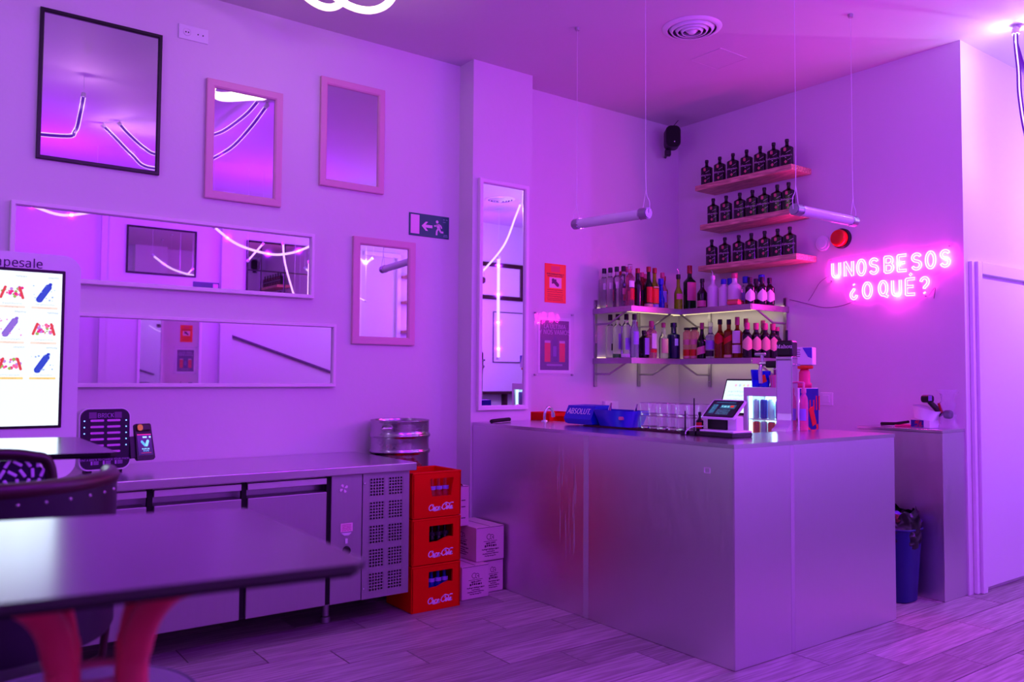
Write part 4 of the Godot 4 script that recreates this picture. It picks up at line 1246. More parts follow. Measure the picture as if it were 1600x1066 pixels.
# ---------- hanging tube lamps, unlit ----------
func tube_lamp(label: String, a: Vector3, b: Vector3):
	var t := thing("tube_lamp", label, "tube lamp")
	var d := (b - a).normalized()
	var m := MB.new()
	m.tube([a + d * 0.03, b - d * 0.03], 0.03, 22)
	part(t, "tube", m, M["tube shell"])
	for k in 2:
		var p := a if k == 0 else b
		var q := d if k == 0 else -d
		m = MB.new()
		m.tube([p + q * 0.006, p + q * 0.055], 0.0325, 24)
		m.tube([p, p + q * 0.012], 0.028, 24)
		part(t, "end_cap", m, M["lamp cap"])
		m = MB.new()
		m.tube([p + q * 0.055, p + q * 0.063], 0.0335, 24)
		part(t, "clamp_ring", m, M["chrome"])
		m = MB.new()
		m.tube(curve([p - q * 0.001 + Vector3(0, 0.0, 0), p - q * 0.006 + Vector3(0, 0.06, 0), p + q * 0.02 + Vector3(0, 0.12, 0), p + q * 0.025 + Vector3(0, 0.3, 0)], 5), 0.002, 6)
		m.tube([p + q * 0.045 + Vector3(0, 0.032, 0), p + q * 0.024 + Vector3(0, 0.13, 0)], 0.0016, 5)
		m.tube([p + q * 0.025 + Vector3(0, 0.3, 0), Vector3((p + q * 0.025).x, CEIL, (p + q * 0.025).z)], 0.0012, 6)
		part(t, "hanging_wire", m, M["white plastic"])
		m = MB.new()
		m.ring_lathe([[0.0, -0.018], [0.014, -0.018], [0.016, 0.0]], 14)
		part(t, "ceiling_hook", m, M["steel dull"]).position = Vector3((p + q * 0.025).x, CEIL, (p + q * 0.025).z)

func hanging_tubes():
	mat("tube shell", Color(0.86, 0.84, 0.88), 0.16)
	mat("lamp cap", Color(0.62, 0.6, 0.64), 0.3, 0.6)
	tube_lamp("unlit round tube lamp hung on wires, pointing towards the steel bottle shelf", Vector3(3.34, 2.3, -3.864), Vector3(3.34, 2.273, -3.225))
	tube_lamp("unlit round tube lamp hung on wires in front of the lowest wooden shelf and alarm", Vector3(3.93, 2.285, -2.7), Vector3(4.545, 2.289, -2.7))

func ceiling_things():
	for k in 2:
		var at: Vector3 = [Vector3(3.91, CEIL, -3.405), Vector3(5.88, CEIL, -1.1)][k]
		var t := thing("ceiling_vent", ["round ceiling air vent of concentric rings above the bar counter", "round ceiling air vent seen in the tall pillar mirror"][k], "air vent", at)
		for r in [[0.185, 0.15, 0.012, 0.004], [0.142, 0.118, 0.022, 0.006], [0.108, 0.086, 0.026, 0.008], [0.077, 0.056, 0.03, 0.01], [0.046, 0.0, 0.036, 0.014]]:
			var b := MB.new()
			b.lathe([[r[0], -r[3] * 0.2], [r[0] - 0.003, -r[3]], [lerpf(r[0], r[1], 0.6), -r[2]], [r[1], -r[2] - 0.002], [r[1], -r[2] + 0.002], [lerpf(r[0], r[1], 0.6), -r[2] + 0.004], [r[0] - 0.004, -r[3] + 0.004]], 40)
			part(t, "ring", b, M["white plastic"])
		var d := MB.new()
		d.ring_lathe([[0.158, 0.0], [0.158, 0.32], [0.0, 0.32]], 40)
		part(t, "duct", d, M["steel dull"])
	# little hatch and a canopy
	var h := thing("ceiling_hatch", "small white inspection hatch in the ceiling behind the round vent", "hatch")
	plate(h, "panel", Vector3(4.3, CEIL - 0.0025, -3.76), Vector3(4.58, CEIL, -3.5), "ceiling")
	# loudspeaker in the corner
	var t := thing("loudspeaker", "small black loudspeaker on a bracket high in the room corner", "speaker", Vector3(5.17, 3.375, -4.72), deg_to_rad(-38))
	var s := MB.new()
	s.prism(rrect(0.125, 0.185, 0.045, 6), -0.06, 0.045, true)
	part(t, "cabinet", s, M["black plastic"])
	s = MB.new()
	s.prism(rrect(0.112, 0.17, 0.04, 6), 0.044, 0.052, true)
	part(t, "grille", s, M["dark rubber"])
	s = MB.new()
	s.ring_lathe([[0.0, 0.002], [0.005, 0.001], [0.006, 0.0]], 10)
	var bd := part(t, "badge", s, M["chrome"])
	bd.position = Vector3(0.01, -0.045, 0.052)
	bd.rotation_degrees.x = 90
	s = MB.new()
	s.rbox(Vector3(-0.03, -0.115, -0.05), Vector3(0.05, 0.055, 0.05), 0.008)
	s.tube([Vector3(-0.03, -0.1, -0.05), Vector3(0.0, -0.06, -0.02)], 0.012)
	part(t, "swivel_bracket", s, M["black plastic"])
	s = MB.new()
	s.tube([Vector3(0.0, 0.09, -0.03), Vector3(0.03, 0.13, -0.05), Vector3(0.06, 0.165, -0.05)], 0.003)
	part(t, "cable", s, M["black plastic"])
	s = MB.new()
	s.tube([Vector3(-0.03, -0.12, -0.06), Vector3(-0.03, -0.12, -0.2)], 0.01)
	part(t, "wall_arm", s, M["black plastic"])

# ---------- kegs, crates and boxes in the corner ----------
func script_logo(t: Node, at: Vector3, wide: float, m: Material):   # flowing script lettering laid on a crate front
	var x := 0.0
	var strokes := []
	for s in ["C", "o", "c", "a", "-", "C", "o", "l", "a"]:
		match s:
			"C":
				strokes.append(arc(Vector2(x + 0.5, 0.46), 0.4, 0.46, 50, 320, 12))
				strokes.append(arc(Vector2(x + 0.72, 0.78), 0.14, 0.13, -120, 140, 8))
				x += 0.88
			"o":
				strokes.append(arc(Vector2(x + 0.22, 0.27), 0.2, 0.26, 90, 450, 12))
				strokes.append([Vector2(x + 0.3, 0.5), Vector2(x + 0.55, 0.42)])
				x += 0.5
			"c":
				strokes.append(arc(Vector2(x + 0.25, 0.27), 0.21, 0.27, 55, 320, 10))
				x += 0.46
			"a":
				strokes.append(arc(Vector2(x + 0.22, 0.26), 0.19, 0.26, 40, 400, 12))
				strokes.append([Vector2(x + 0.42, 0.5), Vector2(x + 0.4, 0.12), Vector2(x + 0.48, 0.02), Vector2(x + 0.6, 0.1)])
				x += 0.58
			"l":
				strokes.append([Vector2(x + 0.3, 0.85), Vector2(x + 0.16, 1.02), Vector2(x + 0.08, 0.8), Vector2(x + 0.1, 0.15), Vector2(x + 0.18, 0.02), Vector2(x + 0.3, 0.1)])
				x += 0.3
			"-":
				strokes.append([Vector2(x + 0.04, 0.29), Vector2(x + 0.12, 0.31)])
				x += 0.13
	strokes.append([Vector2(0.75, 0.08), Vector2(1.3, -0.12), Vector2(1.9, -0.05), Vector2(2.3, 0.0)])
	strokes.append([Vector2(2.95, 0.95), Vector2(3.3, 1.12), Vector2(3.9, 0.92), Vector2(4.4, 1.05), Vector2(4.75, 1.0)])
	var k := wide / x
	var b := MB.new()
	for s in strokes:
		var q := PackedVector2Array()
		for p in s:
			q.append(Vector2(p.x + p.y * 0.22, p.y) * k)
		for poly in Geometry2D.offset_polyline(q, 0.08 * k, Geometry2D.JOIN_ROUND, Geometry2D.END_ROUND):
			if not Geometry2D.is_polygon_clockwise(poly):
				b.prism(poly, 0.0, 0.0015)
	var o := part(t, "script_lettering", b, m)
	o.position = at

func kegs_crates_boxes():
	for k in 2:
		var t := thing("steel_keg", ["dented steel beer keg standing on the floor under another keg", "dented steel beer keg on top of the other, beside the worktop fridge"][k], "keg", Vector3(2.55, 0.537 * k, -4.628), 0.6, "steel kegs")
		var b := MB.new()
		b.lathe([[0.0, 0.035], [0.12, 0.02], [0.17, 0.03], [0.176, 0.0], [0.184, 0.002], [0.184, 0.085], [0.18, 0.1], [0.184, 0.11], [0.184, 0.17], [0.192, 0.178], [0.194, 0.187], [0.192, 0.196], [0.184, 0.204], [0.184, 0.325], [0.192, 0.333], [0.194, 0.342], [0.192, 0.351], [0.184, 0.359], [0.184, 0.425], [0.192, 0.433], [0.194, 0.441], [0.192, 0.449], [0.184, 0.457], [0.184, 0.475]], 40)
		b.lathe([[0.184, 0.511], [0.184, 0.528], [0.188, 0.533], [0.184, 0.537], [0.177, 0.534], [0.177, 0.511]], 40)
		b.lathe([[0.177, 0.475], [0.174, 0.45], [0.12, 0.462], [0.0, 0.468]], 40)
		var holes := [-1.55, -1.55 + PI]
		for q in 2:   # the skirt is open at the two hand holes
			b.lathe([[0.184, 0.475], [0.184, 0.511]], 20, 2.0, 1.0, holes[q] + 0.18, holes[q] + PI - 0.18)
			b.lathe([[0.177, 0.511], [0.177, 0.475]], 20, 2.0, 1.0, holes[q] + 0.18, holes[q] + PI - 0.18)
		part(t, "body", b, M["keg steel"])
		for a in holes:
			b = MB.new()
			var ring := []
			for i in 24:
				var u := TAU * i / 24
				var p := Vector2(clampf(cos(u) * 0.05, -0.02, 0.02) + cos(u) * 0.0165, sin(u) * 0.019)
				ring.append(Vector3(sin(a + p.x / 0.1815) * 0.1815, 0.493 + p.y, cos(a + p.x / 0.1815) * 0.1815))
			b.tube(ring, 0.0042, 6, true)
			part(t, "hand_hole_rim", b, M["keg steel"])
		b = MB.new()
		b.ring_lathe([[0.0, 0.5], [0.03, 0.498], [0.035, 0.47]], 18)
		part(t, "valve", b, M["chrome"])
	var which := ["lowest", "middle", "top"]
	for k in 3:
		var y0: float = [0.0, 0.267, 0.533][k]
		var t := thing("drinks_crate", "red plastic drinks crate with white script lettering, %s of the stack of three" % which[k], "crate", Vector3(2.528, y0, -4.13), 0.0, "red drinks crates")
		var w := 0.332
		var h := 0.262
		var d := 0.3
		var b := MB.new()
		b.rbox(Vector3(-w / 2 + 0.008, h / 2, -d / 2), Vector3(0.016, h, d), 0.006)
		b.rbox(Vector3(w / 2 - 0.008, h / 2, -d / 2), Vector3(0.016, h, d), 0.006)
		b.rbox(Vector3(0, h / 2, -d + 0.008), Vector3(w, h, 0.016), 0.006)
		b.rbox(Vector3(0, 0.008, -d / 2), Vector3(w - 0.01, 0.016, d - 0.01), 0.004)
		b.rbox(Vector3(0, h - 0.006, -0.008), Vector3(w, 0.012, 0.02), 0.005)
		part(t, "body", b, M["red"])
		# front wall round its window
		var x0 := -0.052
		var x1 := 0.112
		var tp := 0.018 if k == 2 else 0.0
		var yb: float = [0.128, 0.122, 0.118][k]
		var yt: float = [0.222, 0.216, 0.222][k]
		var f := MB.new()
		f.prism(PackedVector2Array([Vector2(-w / 2 + 0.003, 0.0), Vector2(x0 + tp, 0.0), Vector2(x0 + tp, yb), Vector2(x0, yt), Vector2(x0, h), Vector2(-w / 2 + 0.003, h)]), -0.016, 0.0)
		f.prism(PackedVector2Array([Vector2(x1 - tp, 0.0), Vector2(w / 2 - 0.003, 0.0), Vector2(w / 2 - 0.003, h), Vector2(x1, h), Vector2(x1, yt), Vector2(x1 - tp, yb)]), -0.016, 0.0)
		if k == 2:
			f.prism(PackedVector2Array([Vector2(x0 + tp, 0.0), Vector2(x1 - tp, 0.0), Vector2(x1 - tp, yb), Vector2(x0 + tp, yb)]), -0.016, 0.0)
		else:
			f.prism(PackedVector2Array([Vector2(x0, 0.0), Vector2(x1, 0.0), Vector2(x1, yb + 0.02), Vector2(0.085, yb + 0.024), Vector2(0.05, yb + 0.016), Vector2(0.01, yb + 0.002), Vector2(x0, yb)]), -0.016, 0.0)
		f.prism(PackedVector2Array([Vector2(x0, yt), Vector2(x1, yt), Vector2(x1, h), Vector2(x0, h)]), -0.016, 0.0)
		part(t, "front_panel", f, M["red"])
		script_logo(t, Vector3(-0.062, 0.04, 0.0002), 0.168, M["print white"])
	# small bottles in the crates, seen through the windows
	var kinds := [["clear glass", "label lilac"], ["dark glass", "label dark"], ["blue glass", "label lilac"]]
	for k in 3:
		var y: float = [0.284, 0.018, 0.551][[1, 0, 2][k]] if false else [0.018, 0.285, 0.551][k]
		var kind: Array = kinds[[2, 1, 0][k]]
		for i in 4:
			bottle("drink_bottle", "%s small %s bottle from the left inside the %s red crate's window" % [["first", "second", "third", "fourth"][i], ["bluish", "dark", "clear"][k], which[k]], "small bottles in the red crates", Vector3(2.5 + 0.045 * i - 0.02, y, -4.185), 0.0, {"h": 0.215, "r": 0.0215, "nr": 0.01, "sh": 0.5, "nk": 0.76, "cf": 0.94, "glass": kind[0], "cap": "cap red" if k == 1 else "cap blue", "lab": kind[1], "l0": 0.62, "l1": 0.72})
	# white cardboard boxes
	mat("cardboard", Color(0.86, 0.74, 0.78), 0.75)
	var im := Image.create(128, 128, false, Image.FORMAT_RGB8)
	im.fill(Color(0.86, 0.74, 0.78))
	var ink := Color(0.3, 0.16, 0.26)
	for a in 40:
		var th := deg_to_rad(60 + a * 6.5)
		im_disc(im, Vector2(56 + cos(th) * 11, 34 + sin(th) * 11), 1.2, ink)
		im_disc(im, Vector2(72 + cos(th + 0.6) * 9, 36 + sin(th + 0.6) * 10), 1.2, ink)
	im_line(im, Vector2(72, 37), Vector2(80, 37), 1.2, ink)
	im_line(im, Vector2(80, 37), Vector2(80, 46), 1.2, ink)
	im.fill_rect(Rect2i(28, 52, 72, 2), ink)
	for r in [[40, 58, 52, 7], [34, 68, 62, 9], [20, 84, 90, 6], [44, 94, 44, 5], [22, 103, 86, 5], [34, 112, 60, 5]]:
		im_words(im, Rect2i(r[0], r[1], r[2], r[3]), ink)
	pic_mat("box print", im, 0.75)
	var boxes := [
		["printed white cardboard box on the floor, pushed against the steel bar counter", Vector3(2.952, 0.0, -4.27), Vector3(0.155, 0.198, 0.3), true],
		["printed white cardboard box on the floor, half hidden by the red crates", Vector3(2.75, 0.0, -4.2), Vector3(0.198, 0.198, 0.3), true],
		["printed white cardboard box lying across the two floor boxes", Vector3(2.893, 0.2, -4.26), Vector3(0.212, 0.21, 0.34), true],
		["narrow white cardboard box topmost of the stack beside the red crates", Vector3(2.758, 0.412, -4.36), Vector3(0.145, 0.25, 0.2), false]]
	for q in boxes:
		var s: Vector3 = q[2]
		var t := thing("cardboard_box", q[0], "box", q[1] + Vector3(s.x / 2, 0, 0), 0.0, "cardboard boxes")
		var b := MB.new()
		b.rbox(Vector3(0, s.y / 2, -s.z / 2), s, 0.004)
		part(t, "carton", b, M["cardboard"])
		b = MB.new()
		b.box(Vector3(0, s.y + 0.0006, -s.z / 2), Vector3(0.004, 0.001, s.z - 0.01))
		b.box(Vector3(0, s.y - 0.004, 0.0006), Vector3(s.x - 0.01, 0.003, 0.001))
		part(t, "flap_seam", b, mat("seam", Color(0.35, 0.2, 0.28), 0.8))
		if q[3]:
			b = MB.new()
			var hw: float = minf(s.x, 0.2) / 2 - 0.008
			b.quad(Vector3(-hw, 0.01, 0.0008), Vector3(hw, 0.01, 0.0008), Vector3(hw, s.y - 0.012, 0.0008), Vector3(-hw, s.y - 0.012, 0.0008), Vector3(0, 0, 1))
			part(t, "front_print", b, M["box print"])
			b = MB.new()
			b.quad(Vector3(-s.x / 2 - 0.0008, 0.01, -0.25), Vector3(-s.x / 2 - 0.0008, 0.01, -0.06), Vector3(-s.x / 2 - 0.0008, s.y - 0.012, -0.06), Vector3(-s.x / 2 - 0.0008, s.y - 0.012, -0.25), Vector3(-1, 0, 0))
			part(t, "side_print", b, M["box print"])
		else:
			b = MB.new()
			for y in [0.05, 0.12, 0.16]:
				b.box(Vector3(0.03, y, 0.0005), Vector3(0.03, 0.006, 0.001))
			part(t, "front_print", b, M["seam"])
			b = MB.new()
			b.xf = Transform3D(Basis(Vector3.BACK, -0.7), Vector3(0.0, s.y, 0))
			b.rbox(Vector3(0.02, 0.02, -0.1), Vector3(0.12, 0.003, 0.19), 0.001, 1)
			part(t, "open_flap", b, mat("dark red card", Color(0.3, 0.03, 0.06), 0.7))

# ---------- on the steel worktop ----------
func kiosk_and_charger():
	var t := thing("ordering_kiosk", "tall white kiosk with rounded corners and a bright product screen on the steel worktop", "kiosk", Vector3(0.387, 0.867, -4.3))
	var b := MB.new()
	b.prism(rrect(0.555, 1.03, 0.075, 8, Vector2(0, 0.516)), -0.06, 0.0, true)
	part(t, "housing", b, M["white plastic"])
	b = MB.new()
	b.prism(rrect(0.426, 0.724, 0.004, 2, Vector2(0, 0.596)), -0.01, 0.003)
	part(t, "screen_bezel", b, M["black plastic"])
	var im := Image.create(300, 512, false, Image.FORMAT_RGB8)
	im.fill(Color(0.93, 0.97, 1.0))
	for r in 3:
		for c in 3:
			var o := Vector2(10 + c * 97, 14 + r * 118)
			im_words(im, Rect2i(int(o.x) + 54, int(o.y), 32, 4), Color(0.75, 0.8, 0.86))
			var kind: int = [[1, 3, 0], [0, 2, 1], [2, 1, 0]][r][c]
			if kind == 0 or kind == 2:
				var col: Color = Color(0.08, 0.2, 0.75) if kind == 0 else Color(0.5, 0.35, 0.8)
				if r == 1 and c == 2:
					pass
				im_line(im, o + Vector2(28, 76), o + Vector2(54, 34), 10, col)
				im_line(im, o + Vector2(54, 34), o + Vector2(60, 24), 5, col)
				for i in 14:
					im_disc(im, o + Vector2(rng.randf_range(8, 80), rng.randf_range(24, 80)), rng.randf_range(1, 3), Color(0.55, 0.65, 0.9) if kind == 0 else Color(0.9, 0.6, 0.85))
				im_line(im, o + Vector2(28, 76), o + Vector2(54, 34), 7, col.lightened(0.1))
			else:
				for i in 26:
					im_disc(im, o + Vector2(44 + rng.randf_range(-30, 30), 56 + rng.randf_range(-16, 18)), rng.randf_range(2, 6), [Color(0.9, 0.15, 0.5), Color(0.95, 0.4, 0.6), Color(0.6, 0.7, 0.3), Color(0.75, 0.5, 0.85)][i % 4])
				im_line(im, o + Vector2(12, 74), o + Vector2(24, 40), 4, Color(0.85, 0.25, 0.25))
				im_line(im, o + Vector2(76, 74), o + Vector2(66, 40), 4, Color(0.85, 0.25, 0.25))
			im_words(im, Rect2i(int(o.x) + 18, int(o.y) + 92, 56, 3), Color(0.78, 0.82, 0.86))
			var bar := Color(0.98, 0.82, 0.5) if r == 2 else Color(0.97, 0.86, 0.8)
			im_line(im, o + Vector2(8, 104), o + Vector2(80, 104), 4, bar)
			im_words(im, Rect2i(int(o.x) + 24, int(o.y) + 103, 40, 3), bar.darkened(0.15))
	pic_mat("kiosk screen", im, 0.2, 1.15)
	b = MB.new()
	b.quad(Vector3(-0.2, 0.246, 0.0036), Vector3(0.2, 0.246, 0.0036), Vector3(0.2, 0.944, 0.0036), Vector3(-0.2, 0.944, 0.0036), Vector3(0, 0, 1))
	part(t, "screen", b, M["kiosk screen"])
	text(t, "lettering", "vapesale", 0.039, mat("kiosk letters", Color(0.16, 0.05, 0.28), 0.5), Vector3(0.014, 0.982, 0.001))
	b = MB.new()
	b.rbox(Vector3(0.0, 0.004, -0.05), Vector3(0.36, 0.008, 0.22), 0.003)
	part(t, "foot_plate", b, M["white plastic"])
	area("screen_light", Vector3(0.387, 1.47, -4.285), Vector3(0, 0, 1), Vector2(0.4, 0.7), Color(0.8, 0.9, 1.0), 0.22)

	var c := thing("powerbank_station", "dark power bank rental station with twelve pink slots on the steel worktop", "charging station", Vector3(0.818, 0.868, -4.45), 0.1)
	c.rotation.x = -0.06
	b = MB.new()
	b.prism(rrect(0.238, 0.304, 0.045, 7, Vector2(0, 0.162)), -0.075, 0.0, true)
	part(c, "housing", b, M["white plastic"])
	b = MB.new()
	b.prism(rrect(0.226, 0.292, 0.04, 7, Vector2(0, 0.163)), -0.004, 0.004, true)
	mat("station front", Color(0.09, 0.03, 0.16), 0.3)
	part(c, "front_plate", b, M["station front"])
	for r in 6:
		for s in [-1, 1]:
			b = MB.new()
			b.prism(rrect(0.062, 0.0105, 0.005, 4, Vector2(s * 0.038, 0.253 - r * 0.0305)), 0.003, 0.0055, true)
			part(c, "slot", b, M["slot pink"] if M.has("slot pink") else mat("slot pink", Color(0.85, 0.5, 0.85), 0.5))
			if (s == -1 and r in [0, 1, 2, 5]) or (s == 1 and r < 5):
				b = MB.new()
				b.prism(rrect(0.006, 0.006, 0.0028, 3, Vector2(s * 0.096, 0.252 - r * 0.0305)), 0.003, 0.0056)
				part(c, "led_light", b, M["blue led"] if M.has("blue led") else glow("blue led", Color(0.35, 0.65, 1.0), 3.0))
	mat("station print", Color(0.68, 0.45, 0.78), 0.5)
	text(c, "lettering", "BRICK", 0.02, M["station print"], Vector3(0.0, 0.277, 0.0045))
	for s in [-1, 1]:
		b = MB.new()
		b.box(Vector3(s * 0.058, 0.279, 0.0043), Vector3(0.034, 0.03, 0.001))
		part(c, "sticker", b, mat("sticker mauve", Color(0.45, 0.25, 0.5), 0.6))
	text(c, "lettering", "RENT A BRICK TO CHARGE YOUR PHONE", 0.0095, M["station print"], Vector3(0.0, 0.062, 0.0045))
	b = MB.new()
	for k in 3:
		b.box(Vector3(-0.062 + k * 0.055, 0.047, 0.0045), Vector3(0.008, 0.018, 0.001))
		for j in 3:
			b.box(Vector3(-0.042 + k * 0.055, 0.053 - j * 0.006, 0.0045), Vector3(0.024, 0.003, 0.001))
	part(c, "small_print", b, M["station print"])
	b = MB.new()
	b.rbox(Vector3(-0.07, 0.005, -0.04), Vector3(0.03, 0.012, 0.06), 0.004)
	b.rbox(Vector3(0.07, 0.005, -0.04), Vector3(0.03, 0.012, 0.06), 0.004)
	part(c, "foot", b, M["black plastic"])

	var r := thing("card_reader", "small black card reader with a lit blue screen beside the power bank station", "card reader", Vector3(1.0, 0.908, -4.44), 0.16)
	r.rotation.x = -0.22
	b = MB.new()
	b.prism(PackedVector2Array([Vector2(-0.038, 0.02), Vector2(-0.03, 0.012), Vector2(0.044, 0.012), Vector2(0.052, 0.022), Vector2(0.04, 0.19), Vector2(0.034, 0.196), Vector2(-0.034, 0.196), Vector2(-0.038, 0.19)]), -0.03, 0.0)
	part(r, "body", b, M["black plastic"])
	b = MB.new()
	b.rbox(Vector3(0.0, 0.175, 0.004), Vector3(0.07, 0.036, 0.022), 0.008)
	part(r, "head", b, mat("brown plastic", Color(0.16, 0.09, 0.07), 0.4))
	b = MB.new()
	b.prism(rrect(0.026, 0.032, 0.012, 5, Vector2(-0.02, 0.174)), 0.014, 0.0165, true)
	part(r, "yellow_sticker", b, mat("yellow", Color(1.0, 0.95, 0.2), 0.5))
	im = Image.create(72, 96, false, Image.FORMAT_RGB8)
	im.fill(Color(0.01, 0.05, 0.22))
	im.fill_rect(Rect2i(0, 0, 72, 4), Color(0.9, 0.1, 0.4))
	im.fill_rect(Rect2i(28, 10, 22, 8), Color(0.6, 0.85, 1.0))
	im.fill_rect(Rect2i(60, 10, 10, 8), Color(0.6, 0.85, 1.0))
	im_line(im, Vector2(22, 34), Vector2(36, 50), 6, Color(0.25, 0.7, 1.0))
	im_line(im, Vector2(52, 32), Vector2(44, 50), 7, Color(0.45, 0.8, 1.0))
	im_words(im, Rect2i(20, 64, 36, 7), Color(0.5, 0.85, 1.0))
	im_words(im, Rect2i(26, 74, 26, 5), Color(0.4, 0.75, 1.0))
	im.fill_rect(Rect2i(14, 84, 50, 3), Color(0.6, 0.15, 0.3))
	pic_mat("reader screen", im, 0.2, 1.3)
	b = MB.new()
	b.quad(Vector3(-0.03, 0.035, 0.001), Vector3(0.043, 0.035, 0.001), Vector3(0.036, 0.142, 0.001), Vector3(-0.033, 0.142, 0.001), Vector3(0, 0, 1))
	part(r, "screen", b, M["reader screen"])
	b = MB.new()
	b.rbox(Vector3(-0.048, 0.08, -0.02), Vector3(0.036, 0.11, 0.018), 0.004)
	part(r, "mount", b, M["black plastic"])

# ---------- on and behind the bar counter ----------
func on_the_counter():
	var Y := CTOP
	var b: MB
	# rolled dark cloth at the pillar end
	var t := thing("rolled_mat", "dark rolled bar mat lying at the pillar end of the counter", "mat", Vector3(3.27, Y + 0.014, -4.53))
	b = MB.new()
	b.tube([Vector3(-0.115, -0.002, 0.05), Vector3(-0.1, 0, 0.043), Vector3(0.09, 0.003, -0.04), Vector3(0.105, 0.002, -0.046)], 0.013, 12)
	part(t, "roll", b, mat("plum cloth", Color(0.09, 0.02, 0.1), 0.8))
	b = MB.new()
	b.tube([Vector3(0.0, -0.012, 0.02), Vector3(0.1, -0.012, -0.025)], 0.0018, 6)
	part(t, "hem", b, M["chrome"])
	# tap of the counter sink
	t = thing("sink_tap", "chrome gooseneck tap on the counter before the red crate", "tap", Vector3(3.6, Y, -4.47))
	b = MB.new()
	b.ring_lathe([[0.0, 0.012], [0.02, 0.01], [0.024, 0.0], [0.0, 0.0]], 16)
	part(t, "base", b, M["chrome"])
	b = MB.new()
	b.tube(curve([Vector3(0, 0.0, 0), Vector3(0.002, 0.06, 0), Vector3(0.03, 0.098, 0), Vector3(0.065, 0.08, 0), Vector3(0.075, 0.045, 0)]), 0.0095, 10)
	part(t, "spout", b, M["chrome"])
	b = MB.new()
	b.tube([Vector3(0.074, 0.06, 0), Vector3(0.078, 0.03, 0)], 0.014, 12)
	part(t, "nozzle", b, M["chrome"])
	# sink unit and red crate behind
	t = thing("under_bar_sink", "steel sink unit under the drinks poster behind the bar counter", "sink", Vector3(4.1, 0, -4.69))
	plate(t, "body", Vector3(-0.38, 0.0, -0.185), Vector3(0.36, 0.8, 0.18), "steel dull")
	plate(t, "top", Vector3(-0.38, 0.8, -0.185), Vector3(0.36, 0.84, 0.18), "steel top")
	t = thing("plastic_crate", "orange red plastic crate with a hand hole standing behind the counter under the poster", "crate", Vector3(3.87, 0.842, -4.7))
	b = MB.new()
	for s in [-1, 1]:
		b.rbox(Vector3(s * 0.135, 0.125, 0), Vector3(0.014, 0.25, 0.25), 0.004)
		b.rbox(Vector3(0, 0.07, s * 0.118), Vector3(0.28, 0.14, 0.014), 0.004)
		b.rbox(Vector3(0, 0.237, s * 0.118), Vector3(0.28, 0.026, 0.014), 0.004)
		b.rbox(Vector3(-0.12, 0.18, s * 0.118), Vector3(0.03, 0.1, 0.014), 0.003)
		b.rbox(Vector3(0.07, 0.18, s * 0.118), Vector3(0.14, 0.1, 0.014), 0.003)
	b.rbox(Vector3(0, 0.006, 0), Vector3(0.27, 0.012, 0.24), 0.003)
	part(t, "body", b, M["red"])
	# bar mat strip
	t = thing("bar_mat", "long dark red rubber bar mat along the counter under the glasses", "bar mat", Vector3(3.57, Y, -3.45))
	b = MB.new()
	b.rbox(Vector3(0, 0.004, 0), Vector3(0.17, 0.007, 0.98), 0.003)
	part(t, "rubber", b, mat("maroon rubber", Color(0.2, 0.01, 0.06), 0.6))
	b = MB.new()
	for i in 44:
		for j in 6:
			b.rbox(Vector3(-0.065 + j * 0.026, 0.0085, -0.47 + i * 0.0218), Vector3(0.014, 0.003, 0.012), 0.001, 1)
	part(t, "nubs", b, M["maroon rubber"]).set_meta("kind", "stuff")
	# blue caddies
	mat("caddy blue", Color(0.01, 0.08, 0.72), 0.35)
	t = thing("condiment_caddy", "blue caddy with its sloping lid down and white lettering, beside the chrome tap", "caddy", Vector3(3.56, Y + 0.009, -3.98), FACE_X)
	b = MB.new()
	b.prism(PackedVector2Array([Vector2(-0.075, 0.005), Vector2(0.075, 0.005), Vector2(0.09, 0.035), Vector2(0.05, 0.118), Vector2(-0.09, 0.122), Vector2(-0.09, 0.03)]), -0.13, 0.13)
	b.xf = Transform3D.IDENTITY
	var o := part(t, "lid", b, M["caddy blue"])
	o.rotation.y = -PI / 2
	b = MB.new()
	b.rbox(Vector3(0, 0.003, 0), Vector3(0.24, 0.006, 0.14), 0.002)
	part(t, "base", b, M["caddy blue"])
	var ang := atan2(0.083, 0.04)
	var lt := text(t, "lettering", "ABSOLUT.", 0.036, M["print white"], Vector3(0.0, 0.082, 0.0695))
	lt.rotation = Vector3(-(PI / 2 - ang), 0, 0)
	t = thing("condiment_tray", "open blue caddy tray with chrome tongs standing in it", "caddy", Vector3(3.56, Y + 0.009, -3.675), FACE_X)
	b = MB.new()
	var lo := rrect(0.26, 0.12, 0.012, 3)
	var hi := rrect(0.33, 0.17, 0.014, 3)
	var lo2 := rrect(0.25, 0.11, 0.01, 3)
	var hi2 := rrect(0.32, 0.16, 0.012, 3)
	var rows := []
	for ring in [[lo, 0.0], [hi, 0.1], [hi2, 0.1], [lo2, 0.008]]:
		var row := []
		for i in ring[0].size():
			var p: Vector2 = ring[0][i]
			var n := Vector3(p.x / 0.16, 0.2, p.y / 0.08).normalized() * (1.0 if ring[0] in [lo, hi] else -1.0)
			row.append([Vector3(p.x, ring[1], p.y), n])
		rows.append(row)
	b.grid(rows, true)
	b.box(Vector3(0, 0.005, 0), Vector3(0.25, 0.008, 0.11))
	part(t, "tray", b, M["caddy blue"])
	b = MB.new()
	b.prism(rrect(0.036, 0.02, 0.006, 4, Vector2(0.085, 0.055)), 0.066, 0.084)
	part(t, "grip_hole", b, M["label rose"])
	b = MB.new()
	b.rbox(Vector3(-0.02, 0.07, 0), Vector3(0.24, 0.03, 0.12), 0.01)
	part(t, "napkins", b, M["label rose"])
